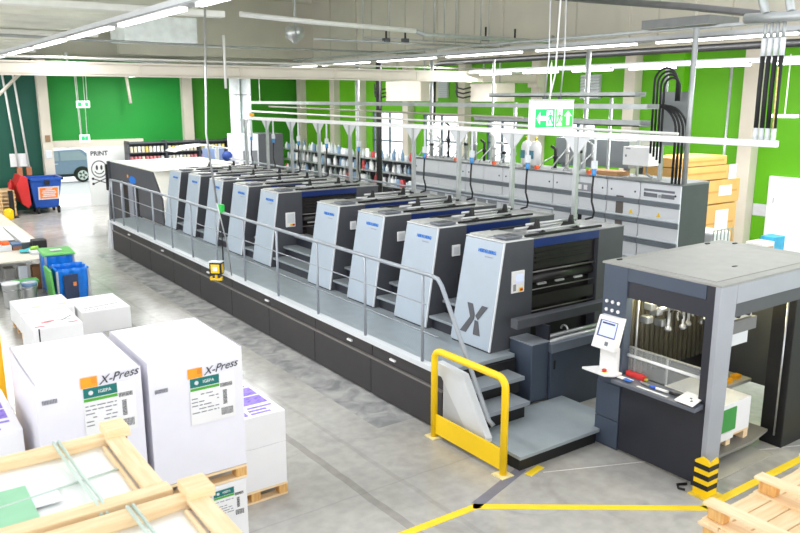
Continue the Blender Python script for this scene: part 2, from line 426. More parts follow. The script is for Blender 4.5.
# crane beam across the hall
g = MB()
for z0, z1, h in ((4.52,4.56,.11),(4.56,4.74,.02),(4.74,4.79,.11)): g.box(-5,16.3,16.3-h,16.3+h,z0,z1)
g.box(-5,16.3,16.19,16.21,4.55,4.75)
b = T('crane_beam', 'long cream crane beam spanning the hall above the machine', 'beam', (6,16.3,4.52))
O('girder', g, CREAM, b)
O('end_stop', MB().box(16.2,16.45,16.1,16.5,4.4,4.85), CREAM, b)
for x in (3.4,5.0,7.2,9.6,12,14.2): O('splice_plate', MB().box(x-.03,x+.03,16.17,16.21,4.55,4.75), mat('cream_dark', (204,196,182), .5, 0, .02), b)
rung = MB()
for k in range(4): rung.box(3.55+k*.12,3.6+k*.12,16.17,16.19,4.6,4.72)
O('type_plate', rung, mat('cream_dark', (204,196,182)), b)
S('cable_conduit', MB().tube([(-5,16.6,4.88),(16.2,16.6,4.88)], .02), PIPEW, 'thin white conduit running just above the cream crane beam', 'pipe')
S('beam_brace', MB().tube([(3.7,30.9,3.4),(5.9,30.9,5.55)], .06), CREAM, 'diagonal cream brace in front of the teal wall', 'brace')

# continuous lamp rows: trunking rail plus single lamps
def lamp_row(x, z, y0, y1, n, fit, words, power):
    S('lamp_trunking', MB().box(x-.05,x+.05,y0,y1,z+.055,z+.13), mat('trunking_grey', (196,198,200), .5, 0, .03),
      'grey lamp trunking rail carrying '+words, 'lamp rail')
    first = None; st = (y1-y0)/n
    for i in range(n):
        ya = y0+i*st
        lab = '%s lamp from the near end of %s' % (ORD[i], words)
        if first is None:
            t = T('ceiling_light', lab, 'lamp', (x, ya, z), 'lamps of '+words); first = t
            O('housing', MB().prism([(x-.10,z+.02),(x+.10,z+.02),(x+.06,z+.055),(x-.06,z+.055)], 'y', ya+.02, ya+st-.02), mat('lamp_housing_grey', (150,152,154), .5, 0, .03), t)
            O('diffuser', MB().box(x-.045,x+.045,ya+.05,ya+st-.45,z-.02,z+.02), LAMP, t)
        else: dup(first, (x, ya, z), lab)
    area('lamp_and_fill_light', (x,(y0+y1)/2,z-.06), .15, y1-y0, power)
lamp_row(3.5, 5.15, 6.27, 31.4, 8, 0, 'the left lamp row above the aisle', 420)
lamp_row(13.1, 5.15, 3.75, 26.6, 7, 0, 'the long middle lamp row', 420)
lamp_row(13.75, 4.7, 6.6, 16.2, 6, 0, 'the lower lamp row by the lime wall', 170)
lamp_row(8.6, 4.85, 22.5, 29.5, 4, 0, 'the short far lamp row under the crane beam', 150)
area('lamp_and_fill_light', (9.5,25,5.0), .5, 10, 350)  # added fill light brightening the far end, no lamp fitting belongs to it

# ================================================================== the printing press
Z0 = .82
# raised machine platform
pl = T('machine_platform', 'long raised platform with dark skirt panels carrying the row of machines', 'platform', (5.61,14.4,0))
O('deck', MB().prism([(5.69,7.0),(6.80,7.0),(6.80,7.16),(9.12,7.16),(9.12,19.88),(6.44,19.88),(6.44,21.9),(5.69,21.9)], 'z', .77, Z0), DECK, pl)
O('core', MB().prism([(5.70,7.05),(6.78,7.05),(6.78,7.18),(9.0,7.18),(9.0,19.86),(6.42,19.86),(6.42,21.7),(5.70,21.7)], 'z', .02, .77), NAVY, pl)
O('edge_strip', MB().box(5.585,5.69,7.0,21.75,.755,.82), FACEED, pl)
y = 7.02
for k in range(9):
    y1 = y+1.62
    O('skirt_panel', MB().box(5.61,5.70,y,y1-.012,.02,.535), PLINTH, pl, bevel=.006)
    O('upper_panel', MB().box(5.635,5.70,y,y1-.012,.56,.75), PLINTH, pl, bevel=.004)
    y = y1
O('groove_lip', MB().box(5.60,5.66,7.02,21.6,.535,.556), mat('groove_grey', (120,116,114), .4, 0, .04), pl)
for y in (8.05,9.15,11.9,14.6,17.4,20.0): O('latch', MB().box(5.605,5.64,y,y+.12,.635,.66), WHITE, pl)
O('end_post', MB().prism([(21.62,0),(21.98,0),(21.86,.82),(21.62,.82)], 'x', 5.57, 5.72), FACEED, pl, bevel=.01)

# handrail
hr = T('handrail', 'grey tubular handrail with two thin wires along the platform edge', 'railing', (5.63,14,Z0))
O('top_rail', MB().tube([(5.63,21.5,1.95),(5.63,20.9,1.97),(5.63,7.3,1.97),(5.63,7.16,1.955),(5.63,7.08,1.88),(5.63,6.18,.47),(5.66,6.13,.41)], .027, 10), RAIL, hr)
for z in (1.58,1.22): O('wire', MB().tube([(5.63,21.5,z),(5.63,7.5,z),(5.63,7.5-.0-(.35 if z<1.4 else .1),z)], .009, 6), RAIL, hr)
for y in (7.46,8.8,10.15,11.52,12.86,14.16,15.5,16.75,18.0,19.3,20.5,21.4): O('post', MB().tube([(5.63,y,Z0),(5.63,y,1.97)], .021, 8), RAIL, hr)
O('end_brace', MB().tube([(5.63,21.5,1.95),(5.63,21.75,1.3),(5.62,21.8,.3)], .02), RAIL, hr)
S('emergency_button_box', MB().box(5.585,5.66,13.74,13.88,1.975,2.13), mat('signal_green', (30,190,70), .4, 0, .03), 'green push-button box clipped on the handrail', 'switch box', bevel=.01)
S('button_cable', MB().tube([(5.60,13.80,1.98),(5.61,13.82,1.4),(5.6,13.8,.83)], .014), BLACK, 'black cable hanging from the green box on the handrail', 'cable')
lg = T('measuring_lamp', 'small yellow and black sensor box hanging on the skirt of the platform', 'lamp', (5.47,13.900,0.630))
O('housing', MB().box(5.40,5.57,13.760,14.040,0.760,1.040), BLACK, lg, bevel=.02)
O('lens_frame', MB().box(5.392,5.402,13.800,14.000,0.800,1.000), YELLOW, lg, bevel=.004)
O('lens', MB().box(5.386,5.394,13.850,13.950,0.850,0.950), WHITE, lg)
O('side_panel', MB().box(5.43,5.54,13.752,13.762,0.800,1.000), YELLOW, lg)
O('cap', MB().box(5.39,5.58,13.750,14.050,1.040,1.060), FACEED, lg)
O('bracket', MB().box(5.42,5.5,13.880,13.920,0.680,0.760).box(5.42,5.5,13.760,13.800,0.640,0.710).box(5.42,5.5,14.000,14.040,0.640,0.710).box(5.42,5.5,13.760,14.040,0.630,0.670), YELLOW, lg, bevel=.008)
O('hook', MB().box(5.54,5.60,13.860,13.940,0.880,0.920), BLACK, lg)
lg.rotation_euler.z = math.radians(48); lg.location = (5.42,13.72,.70); lg.scale = (.85,.85,.85)

# stair down to the floor
st = T('platform_stair', 'short grey stair with a white stringer up to the platform', 'stair', (6.2,6.4,0))
def lshape(z0, z1): return MB().prism([(5.66,5.68),(6.98,5.68),(6.98,5.785),(7.4,5.785),(7.4,6.69),(5.66,6.69)], 'z', z0, z1)
O('landing', lshape(.155,.2), DECK, st, bevel=.006)
mb = MB().prism([(5.70,5.73),(6.97,5.73),(6.97,5.8),(7.35,5.8),(7.35,6.68),(5.70,6.68)], 'z', 0, .155)
O('landing_base', mb, BLACK, st)
for y, z, xe in ((6.38,.44,6.48),(6.66,.645,6.65)):
    O('tread', MB().box(5.68,xe,y,y+.34,z-.035,z), TREAD, st, bevel=.006)
    O('nosing', MB().box(5.68,xe,y-.012,y+.002,z-.05,z), RAIL, st)
    O('riser', MB().box(5.68,xe,y+.08,y+.12,z-.24,z-.035), BLACK, st)
O('riser', MB().box(5.68,6.79,6.96,6.995,.2,.76), BLACK, st)
O('stringer', MB().prism([(7.1,.93),(6.60,.905),(6.16,.25),(6.16,.2),(6.5,.2),(7.1,.86)], 'x', 5.575, 5.675), FACEED, st, bevel=.01)
O('stringer_plate', MB().prism([(6.99,.9),(6.62,.86),(6.22,.22),(6.66,.1),(6.99,.2)], 'x', 5.60, 5.65), mat('stringer_grey', (196,200,206), .4, 0, .03), st)

# one printing unit, local origin at its near front foot
def unit():
    t = T('printing_unit', '', 'printing machine', (0,0,0), 'printing units in a row on the platform')
    W = .756; H = 1.45; sl = .22
    fx = lambda z: sl*z/H
    # face sheet with its thickness
    O('face_panel', MB().hexa([(0,.012,.02),(0,.80,.02),(.03,.80,.02),(.03,.012,.02)], [(sl,.012,H-.005),(sl,W,H-.005),(sl+.03,W,H-.005),(sl+.03,.012,H-.005)]), FACE, t, bevel=.014)
    O('face_edge', MB().hexa([(.003,-.006,.02),(.003,.012,.02),(.026,.012,.02),(.026,-.006,.02)], [(sl+.003,-.006,H),(sl+.003,.012,H),(sl+.026,.012,H),(sl+.026,-.006,H)]), FACEED, t)
    O('kick_plate', MB().box(.02,.5,.02,.78,0,.03), BLACK, t)
    sp = [(.026,0),(.76,0),(.76,H),(sl+.026,H)]
    O('side_panel', MB().prism(sp, 'y', 0, .03), DARK, t, bevel=.004)
    O('side_panel', MB().prism(sp, 'y', W-.03, W), DARK, t, bevel=.004)
    O('rear_side_panel', MB().box(2.05,2.59,0,W,0,H), DARK, t, bevel=.004)
    O('inner_body', MB().box(.30,2.1,.16,W-.04,0,H-.02), INNER, t)
    O('hood_band', MB().box(.76,2.05,.0,.06,1.335,H), BLUE, t, bevel=.006)
    O('front_top', MB().box(sl-.002,.76,-.004,W+.004,H,H+.016), mat('front_top_grey', (206,208,208), .4, 0, .03), t, bevel=.006)
    O('top_cover', MB().box(.76,2.60,-.004,W+.004,H,H+.014), mat('top_mid_grey', (136,138,138), .45, 0, .06), t, bevel=.004)
    O('top_sheet', MB().box(1.0,2.05,.04,.62,H+.014,H+.02), mat('top_sheet_grey', (186,188,188), .35, .2, .05), t)
    O('front_lid', MB().box(.25,.72,.36,.72,H+.016,H+.04), TOPGR, t, bevel=.008)
    tr = O('ink_key_tray', MB().box(.30,.60,.05,.30,H+.028,H+.062), mat('tray_grey', (106,110,118), .4, .1, .05), t, bevel=.01)
    O('slot', MB().box(.34,.44,.09,.26,H+.06,H+.066).box(.47,.56,.09,.26,H+.06,H+.066), DARK, tr)
    O('guide_bar', MB().box(.66,2.16,.05,.085,H+.028,H+.058), BLACK, t)
    O('guide_bar', MB().box(.60,2.30,.66,.69,H+.028,H+.058), BLACK, t)
    for x in (1.12,1.80):
        O('roller_bracket', MB().prism([(.16,H+.01),(.5,H+.01),(.44,H+.09),(.36,H+.10),(.33,H+.20),(.29,H+.20),(.26,H+.08),(.16,H+.05)], 'x', x-.016, x+.016), BLACK, t)
    O('roller', MB().tube([(.85,.22,H+.065),(1.86,.22,H+.065)], .018, 8), ROLLER, t)
    O('roller', MB().tube([(1.0,.40,H+.12),(2.0,.40,H+.12)], .018, 8), ROLLER, t)
    O('roller', MB().tube([(.9,.52,H+.05),(2.1,.52,H+.05)], .02, 8), ROLLER, t)
    # recess between the side panels
    O('guard_plate', MB().box(.78,2.04,.07,.10,1.02,1.32).box(.78,2.04,.03,.06,.5,.66), INNER, t)
    O('guard_slats', MB().box(.86,1.95,.052,.07,1.10,1.125).box(.86,1.95,.052,.07,1.17,1.19).box(.86,1.95,.052,.07,1.235,1.25), BLACK, t)
    for zz, rr in ((.985,.014),(.74,.010),(.44,.010),(.36,.016)): O('cross_bar', MB().tube([(.77,.05,zz),(2.05,.05,zz)], rr), mat('bar_grey', (120,118,116), .35, .5, .06), t)
    O('cylinder', MB().tube([(.80,.12,.88),(2.02,.12,.88)], .075, 14), mat('dark_cylinder', (44,42,42), .4, .2, .1), t)
    for x in (.9,1.25,1.62): O('gripper', MB().box(x,x+.16,.03,.06,.80,.825), ROLLER, t)
    # wordmark on the face
    ux = Vector((0,-1,0)); uy = Vector((sl,0,H)).normalized()
    text('wordmark', 'HEIDELBERG', .062, (fx(1.295)-.001,.29,1.30), ux, uy, LOGO, t, .004, bold=.03)
    text('model_lettering', 'Speedmaster', .032, (fx(1.235)-.001,.24,1.235), ux, uy, LOGOG, t, .003)
    return t
proto = unit()
UY = [7.177,8.557,9.937,11.31,13.65,15.02,16.38,17.74,19.08]
units = []
for i, y in enumerate(UY):
    lab = 'sloped-front grey printing unit, %s counted from the feeder end' % ORD[i]
    if i == 0: u = proto; u.location = (6.5,y,Z0); u['label'] = 'nearest sloped-front grey printing unit, with a large dark X on its face'
    else: u = dup(proto, (6.5,y,Z0), lab)
    units.append(u)
def child_box(u, name, m, x0,x1,y0,y1,z0,z1, bevel=0, parent=None, label=None):
    o = O(name, MB().box(x0,x1,y0,y1,z0,z1), m, loc=(0,0,0), bevel=bevel, label=label); o.parent = parent or u; return o
def control(u, x0, x1, z0, z1, kind):
    """small operating panel on the near side of a unit (local metres)"""
    p = child_box(u, 'control_panel', WHITE, x0, x1, -.022, 0, z0, z1, .006)
    if kind == 'big':
        child_box(u, 'screen', SCREEN, x0+.08, x1-.03, -.026, -.02, z1-.15, z1-.05, parent=p)
        child_box(u, 'keypad', mat('keypad_grey', (150,150,150), .5, 0, .05), x0+.02, x0+.07, -.026, -.02, z0+.03, z0+.12, parent=p)
        child_box(u, 'stop_button', RED, x1-.08, x1-.04, -.04, -.02, z0+.025, z0+.055, .006, parent=p)
        child_box(u, 'button', YELLOW, x1-.10, x1-.03, -.026, -.02, z0+.015, z0+.07, parent=p)
    elif kind == 'stop':
        child_box(u, 'button', YELLOW, x1-.12, x1-.04, -.026, -.02, z0+.02, z0+.06, parent=p)
        child_box(u, 'stop_button', RED, x1-.07, x1-.02, -.035, -.02, z0+.02, z0+.06, .006, parent=p)
        child_box(u, 'printed_sheet', FACEED, x0+.03, x1-.03, -.026, -.02, z0+.08, z1-.03, parent=p)
    else:
        child_box(u, 'printed_sheet', FACEED, x0+.025, x1-.025, -.026, -.02, z0+.03, z1-.03, parent=p)
control(units[0], .365, .59, .765, 1.06, 'big')
control(units[1], .48, .63, 1.02, 1.185, 'sheet')
control(units[2], .475, .63, 1.035, 1.19, 'sheet')
control(units[3], .44, .56, 1.04, 1.185, 'sheet')
control(units[4], .38, .59, .77, 1.06, 'stop')
# the X on the face of the nearest unit
mb = MB(); sl = .22/1.45
uy = Vector((.22,0,1.45)).normalized(); k = 1.45/math.hypot(.22,1.45)
A = [(.53,.575),(.425,.578),(.352,.435),(.395,.385)]
def fpt(q): return (-q[0], q[1]/k)
polys = [[(.53,.575),(.425,.578),(.345,.405),(.41,.36)], [(.128,.59),(.25,.59),(.395,.405),(.325,.385)],
         [(.40,.385),(.345,.41),(.61,.175),(.49,.175)], [(.31,.365),(.375,.35),(.345,.18),(.21,.185)]]
polys = [[(.53,.575),(.42,.578),(.345,.42),(.345,.40),(.48,.175),(.61,.175),(.425,.37)], [(.128,.59),(.245,.59),(.325,.465),(.285,.395)], [(.265,.375),(.33,.385),(.36,.30),(.33,.18),(.21,.185)]]
polys = [[(.535,.58),(.425,.58),(.36,.445),(.36,.39),(.49,.175),(.615,.175),(.445,.40)], [(.125,.59),(.24,.59),(.345,.43),(.285,.385)], [(.275,.37),(.345,.375),(.345,.18),(.205,.185)]]
mb.plates((-.004,0,0), (0,-1,0), uy, [[fpt(q) for q in p] for p in polys], .004)
o = O('x_emblem', mb, DARK, loc=(0,0,0), label='large dark grey X on the pale face'); o.parent = units[0]

# steps and lower housing between the units
def footstep(name, label, y0, y1, n):
    t = T(name, label, 'step', (6.6,(y0+y1)/2,Z0), 'foot steps between printing units')
    for k in range(n):
        O('tread', MB().box(6.56+.24*k,6.86+.24*k,y0+.02,y1-.02,Z0+.16+.2*k,Z0+.2+.2*k), TREAD, t, bevel=.006)
        O('riser', MB().box(6.62+.24*k,6.86+.24*k,y0+.02,y1-.02,Z0+.2*k,Z0+.16+.2*k), NAVY, t)
    O('housing', MB().box(6.56+.24*n+.06,8.9,y0+.01,y1-.01,Z0,Z0+.75), INNER, t)
for i in range(8):
    a, b = UY[i]+.82, UY[i+1]
    if i == 3: footstep('foot_step', 'wide three-tread foot step between the fourth and fifth printing units', a-.02, b, 3)
    else: footstep('foot_step', 'low two-tread foot step between the %s and %s printing units' % (ORD[i], ORD[i+1]), a-.02, b, 2)

# infeed: dark block by the stair, feed table with rollers
bl = T('infeed_cabinet', 'tall dark blue-grey box standing right of the stair', 'cabinet', (7.0,6.93,.2))
O('body', MB().box(6.845,7.155,6.73,7.14,.2,.985), DARKB, bl, bevel=.012)
O('lid', MB().box(6.84,7.16,6.725,7.145,.985,1.0), mat('block_top', (128,134,142), .45, 0, .04), bl)
fd = T('feed_table', 'dark feed table with bright rollers between the nearest unit and the feeder', 'feed table', (7.8,6.8,0))
O('front_panel', MB().box(7.17,8.7,6.70,6.75,.0,.83), DARKB, fd, bevel=.006)
O('handle_slot', MB().box(7.225,7.255,6.694,6.702,.60,.72), BLACK, fd)
O('lip', MB().prism([(6.68,.83),(6.76,.83),(6.78,.95),(6.70,.95)], 'x', 7.17, 8.7), mat('lip_grey', (104,112,124), .4, 0, .04), fd, bevel=.006)
O('trough', MB().box(7.17,8.7,6.76,6.99,.82,.9), BLACK, fd)
for y, z in ((6.80,.955),(6.90,.98)): O('roller', MB().tube([(7.2,y,z),(8.6,y,z)], .03, 10), ROLLER, fd)
O('clamp', MB().tube(arc((7.62,6.9,1.03), .06, 0, PI, 8, YP, ZP), .014), ROLLER, fd)
O('guard_bar', MB().box(6.70,8.62,6.86,6.99,1.19,1.32), DARK, fd, bevel=.01)
O('side_cheek', MB().box(7.165,7.2,6.76,6.99,.9,1.19), NAVY, fd)

# delivery at the far end
dl = T('delivery_unit', 'delivery unit with dark sloped side and cream top at the far end', 'printing machine', (7.5,22.3,0))
O('side_panel', MB().prism([(24.65,.1),(24.65,2.17),(20.65,2.17),(19.98,1.5),(19.95,.82),(21.9,.82),(21.95,.1)], 'x', 6.5, 6.55), DARK, dl, bevel=.01)
O('body', MB().prism([(24.6,.05),(24.6,2.15),(20.75,2.15),(20.2,1.5),(20.2,.05)], 'x', 6.55, 9.2), mat('cream_cover', (238,236,228), .45, 0, .03), dl)
O('near_cover', MB().prism([(20.63,2.19),(19.93,1.5),(19.93,.9),(20.2,.9),(20.3,1.5),(20.9,2.19)], 'x', 6.55, 9.2), MATS['cream_cover'], dl, bevel=.02)
O('top_cover', MB().sheet(lambda u,v: (6.5+2.9*u, 20.5+4.2*v, 2.19+.03*math.sin(PI*v)*math.sin(PI*min(1,u*1.2+.1))), 10, 10), MATS['cream_cover'], dl, solid=.02)
O('opening', MB().box(6.485,6.5,22.9,23.35,.3,1.6).box(6.485,6.5,21.98,22.35,.3,1.6), BLACK, dl)
O('frame_post', MB().box(6.47,6.5,23.4,23.5,.1,1.7).box(6.47,6.5,22.4,22.85,.1,1.7), mat('post_grey', (132,138,150), .4, 0, .05), dl)
O('end_frame', MB().box(6.42,9.0,24.65,24.75,.0,2.2), DARK, dl)
O('lamp_head', MB().box(6.38,6.45,24.7,24.85,1.3,2.1), BLACK, dl)
em = O('emblem', MB().disc((6.5,22.45,1.80), -YP, ZP, .34, 20, .003, .11), LOGO, dl)
O('emblem_core', MB().disc((6.497,22.88,1.88), -YP, ZP, .07, 12, .003, .05), ORANGE, em)
S('curved_hood', MB().sheet(lambda u,v: (8.05+1.9*u, 23.2+.9*v, 2.50+.16*math.sin(PI*u)), 12, 3), mat('hood_white', (244,246,248), .3, 0, .02), 'curved white hood cover behind the delivery unit', 'cover', solid=.02)
S('hood_stand', MB().box(9.5,9.6,23.55,23.65,0,2.6), FACEED, 'pale post under the curved white hood', 'post')

# ------------------------------------------------------------------ the feeder
fe = T('sheet_feeder', 'large grey open-framed sheet feeder with a flat roof, right foreground', 'feeder', (8,5,0))
GLIGHT = mat('feeder_light_grey', (160,164,172), .42, .05, .04, 3)
O('roof', MB().box(6.995,9.36,4.275,5.80,2.225,2.25), ROOFGR, fe, bevel=.006)
O('roof_plate', MB().box(7.10,9.1,4.40,5.66,2.25,2.256), mat('roof_plate', (158,158,154), .5, 0, .05), fe)
for x, y in ((7.16,5.7),(8.9,5.7),(9.2,5.5),(9.2,4.6),(7.9,4.7)): O('bolt', MB().box(x,x+.07,y,y+.03,2.25,2.262), BLACK, fe)
O('control_column', MB().box(7.0,7.12,5.43,5.77,.0,2.225), DARKB, fe, bevel=.01)
O('header_panel', MB().box(7.0,7.06,4.44,5.43,2.07,2.225), DARKB, fe, bevel=.006)
O('inner_header', MB().box(7.02,7.07,4.44,5.43,1.88,2.08), NAVY, fe)
O('front_post', MB().box(7.0,7.06,4.32,4.43,.0,2.225), NAVY, fe)
O('corner_post', MB().hexa([(6.99,4.275,0),(7.23,4.275,0),(7.23,4.335,0),(6.99,4.335,0)], [(6.99,4.275,2.225),(7.30,4.275,2.225),(7.30,4.335,2.225),(6.99,4.335,2.225)]), GLIGHT, fe, bevel=.006)
O('side_header', MB().box(7.30,9.36,4.275,4.335,2.015,2.225), GLIGHT, fe, bevel=.006)
O('inner_side_header', MB().box(7.31,9.3,4.30,4.36,1.86,2.02), DARK, fe)
O('far_post', MB().box(8.66,9.2,4.34,4.62,0,2.0), BLACK, fe, bevel=.01)
O('rear_post', MB().box(9.24,9.36,4.27,4.6,0,2.215).box(9.24,9.36,5.6,5.86,0,2.215), GLIGHT, fe, bevel=.006)
O('lower_panel', MB().box(6.995,7.05,4.34,5.42,.03,.86), NAVY, fe, bevel=.008)
O('lower_side_panel', MB().box(6.985,7.0,5.43,5.77,.03,.36).box(6.985,7.0,5.43,5.77,.37,.80), DARKB, fe, bevel=.004)
O('shelf', MB().prism([(6.85,.93),(7.10,.96),(7.10,.90),(6.85,.885)], 'y', 4.36, 5.46), mat('shelf_grey', (98,102,112), .4, 0, .04), fe, bevel=.006)
O('rear_wall', MB().box(9.18,9.24,4.6,5.86,.5,2.2), DARK, fe)
O('far_wall', MB().box(7.2,9.2,5.78,5.84,.2,2.2), INNER, fe)
cu = MB()
for k in range(16):
    x0 = 7.45+k*.10
    cu.sheet(lambda u,v: (x0+.1*u, 5.72-.03*math.sin(PI*u), .75+1.25*v), 4, 1)
O('strip_curtain', cu, mat('curtain_black', (84,80,66), .4, .1, .2, 3), fe, solid=.004)
# feeder head seen through the front opening
hd = O('suction_head', MB().box(7.5,8.6,4.95,5.5,1.78,1.95), mat('head_grey', (206,200,170), .4, .4, .1), fe, bevel=.02)
O('head_bar', MB().tube([(7.3,5.2,1.74),(8.8,5.2,1.74)], .03), STEEL, hd)
for k, x in enumerate((7.38,7.58,7.75,7.95,8.2)):
    O('sucker', MB().lathe([(.03,0),(.045,.02),(.03,.05),(.018,.06),(.018,.26),(.03,.27),(.03,.33)], (x,5.12-.05*(k%2),1.5), 10), STEEL, hd)
    O('hose', MB().tube(arc((x,5.05,1.66), .10, 0, PI*1.2, 8, YP*-1+ZP*.2, ZP), .012, 6), ROLLER if k%2 else BLACK, hd)
O('hose', MB().tube([(7.66,4.9,1.8),(7.66,4.86,1.6),(7.68,4.84,1.48),(7.75,4.8,1.42),(7.85,4.78,1.46)], .016, 6), BLACK, hd)
for x, z in ((7.25,1.55),(7.30,1.70),(7.42,1.62),(7.52,1.47)): O('valve', MB().box(x,x+.10,5.3,5.42,z,z+.09), STEEL, hd, bevel=.015)
O('warm_lamp', MB().box(7.2,8.9,5.45,5.55,1.98,2.02), WARM, fe)
O('warm_panel', MB().box(7.9,9.0,4.9,5.3,2.06,2.09), WARM, fe)
O('guide_rod', MB().tube([(7.16,5.38,.95),(7.16,5.38,1.88)], .012).tube([(7.16,4.48,.95),(7.16,4.48,1.88)], .01), STEEL, fe)
O('support_bar', MB().tube([(7.09,5.44,1.185),(7.09,4.46,1.185)], .018, 10), WHITE, fe)
gd = O('guard_pane', MB().box(7.10,7.108,4.46,5.42,.97,1.28), GLASS, fe)
O('pane_frame', MB().box(7.09,7.12,4.46,5.42,1.28,1.292).box(7.09,7.12,4.9,4.915,.97,1.28), STEEL, gd)
for z in (2.0,1.9):
    for k in range(3):
        O('push_button', MB().lathe([(.022,0),(.022,.012),(.015,.018)], (0,0,0), 10), WHITE, fe, loc=(0,0,0)).matrix_local = Matrix.Translation(Vector((6.998,5.70-k*.085,z-.21))-Vector((8,5,0))) @ Matrix.Rotation(-PI/2, 4, 'Y')
# side opening: electrical box, hose, side lamp
eb = O('junction_box', MB().box(7.62,8.1,4.55,4.85,1.66,1.86), mat('box_cream', (230,230,214), .5, 0, .03), fe, bevel=.01)
O('bracket', MB().box(7.6,8.12,4.5,4.56,1.56,1.7), mat('bracket_grey', (120,120,122), .4, .2, .05), eb)
for x in (7.76,7.96): O('knob', MB().tube([(x,4.55,1.76),(x,4.50,1.76)], .03, 10), BLACK, eb)
O('hanging_tag', MB().box(7.66,7.98,4.51,4.52,1.42,1.57), FACEED, eb)
O('side_lamp', MB().box(8.15,8.7,5.0,5.3,1.86,1.92), WARM, fe)
# pile lift plate and its chains
O('lift_plate', MB().prism([(7.3,.10),(8.3,.10),(8.62,.17),(8.62,.2),(8.3,.14),(7.3,.14)], 'y', 4.5, 5.5), mat('lift_grey', (136,134,128), .5, .2, .1, 3), fe)
O('lift_chain', MB().tube([(8.62,4.42,.15),(8.62,4.42,1.9)], .012), STEEL, fe)
O('floor_plate', MB().box(7.32,8.4,4.3,5.6,0,.012), mat('plate_grey', (176,172,164), .5, .2, .12, 2), fe)
area('feeder_light', (7.95,5.2,2.05), 1.6, .6, 45, col=(1,.93,.66))

pp = T('feeder_paper_pile', 'white paper pile with a green label standing inside the feeder', 'paper pile', (7.9,5.0,.14))
O('sheets', MB().box(7.45,8.36,4.60,5.4,.26,.655), PAPERB, pp, bevel=.004)
O('green_label', MB().box(7.72,8.06,4.592,4.6,.32,.60), mat('green_tag', (60,150,70), .5, 0, .05), pp)
O('address_label', MB().box(7.72,8.02,4.588,4.593,.22,.31), WHITE, pp)
for x in (7.5,7.9,8.26): O('pallet_foot', MB().box(x,x+.09,4.60,5.4,.14,.24), PINEY, pp)
O('pallet_deck', MB().box(7.45,8.36,4.60,5.4,.24,.26), PINE, pp)
tr = T('feeder_tray', 'pale grey tray with yellow-topped bottles behind the paper pile in the feeder', 'tray', (8.5,5.2,.17))
O('tray', MB().box(8.4,8.95,4.95,5.4,.6,.64).box(8.5,8.55,5.0,5.05,.17,.6).box(8.8,8.85,5.25,5.3,.17,.6), mat('tray_pale', (170,170,166), .4, 0, .04), tr)
for x, y in ((8.5,5.0),(8.72,5.02)): O('cap', MB().box(x,x+.12,y,y+.08,.64,.69), mat('amber_cap', (250,176,20), .4, 0, .04), tr)

# operator console on the feeder
cn = T('operator_console', 'white operator console with a lit screen on the feeder column', 'control console', (6.9,5.6,.93))
a, b, c, d = (6.87,5.80,1.235),(6.87,5.46,1.235),(6.93,5.42,1.63),(6.93,5.74,1.63)
def sh(p, dx): return (p[0]+dx, p[1], p[2])
O('screen_housing', MB().hexa([a,b,c,d],[sh(q,.09) for q in (a,b,c,d)]), WHITE, cn, bevel=.012)
def ip(u, v, dx): return tuple(a[i]*(1-u)*(1-v)+b[i]*u*(1-v)+c[i]*u*v+d[i]*(1-u)*v + (dx if i == 0 else 0) for i in range(3))
q = [ip(u,v,-.004) for u,v in ((.12,.38),(.9,.38),(.9,.88),(.12,.88))]
O('screen_frame', MB().hexa(q, [sh(p,.01) for p in q]), mat('frame_grey', (90,96,120), .4, 0, .03), cn)
q = [ip(u,v,-.007) for u,v in ((.2,.42),(.87,.42),(.87,.86),(.2,.86))]
O('screen', MB().hexa(q, [sh(p,.008) for p in q]), SCREEN, cn)
q = [ip(u,v,-.01) for u,v in ((.25,.78),(.8,.78),(.8,.83),(.25,.83))]
O('screen_text', MB().hexa(q, [sh(p,.004) for p in q]), DARK, cn)
q = [ip(u,v,-.005) for u,v in ((.55,.14),(.68,.14),(.68,.26),(.55,.26))]
O('rotary_knob', MB().hexa(q, [sh(p,.01) for p in q]), INKG, cn)
O('neck', MB().box(6.94,7.0,5.46,5.72,.95,1.28), WHITE, cn, bevel=.02)
O('keyboard_shelf', MB().prism([(6.78,5.84),(6.78,5.50),(6.86,5.42),(7.0,5.42),(7.0,5.74)], 'z', .955, .985), WHITE, cn, bevel=.008)
O('button_plate', MB().box(6.82,6.88,5.53,5.59,.985,.99), YELLOW, cn)
O('stop_button', MB().lathe([(.025,0),(.03,.02),(.022,.03)], (6.85,5.56,.99), 10), RED, cn)
# things lying on the feeder shelf
sz = .952
tb = T('red_tool_case', 'red plastic case lying on the feeder shelf', 'case', (7.04,5.27,sz))
O('body', MB().box(7.03,7.09,5.15,5.40,sz,sz+.06), RED, tb, bevel=.01)
O('clip', MB().box(7.045,7.08,5.12,5.15,sz+.01,sz+.03), mat('clip_yellow', (190,180,60), .4, 0, .03), tb)
pn = T('marker_pen', 'blue and white marker pen on the feeder shelf', 'pen', (6.95,4.9,sz))
O('barrel', MB().tube([(6.95,4.92,sz+.014),(6.96,4.77,sz+.014)], .015), WHITE, pn)
O('cap', MB().tube([(6.945,4.99,sz+.014),(6.95,4.92,sz+.014)], .017), mat('cap_blue', (40,90,200), .4, 0, .03), pn)
S('note_sheet', MB().box(6.90,6.98,5.24,5.42,sz-.003,sz+.003), WHITE, 'white paper slip on the feeder shelf near the console', 'paper')
S('blue_cloth', MB().box(6.88,6.94,5.22,5.32,sz+.003,sz+.014), mat('cloth_blue', (50,110,200), .7, 0, .1), 'small blue cloth on the white slip on the feeder shelf', 'cloth', bevel=.004)
S('ruler', MB().box(6.87,6.90,4.72,5.12,sz-.014,sz-.008), FACEED, 'pale grey ruler along the front edge of the feeder shelf', 'ruler')
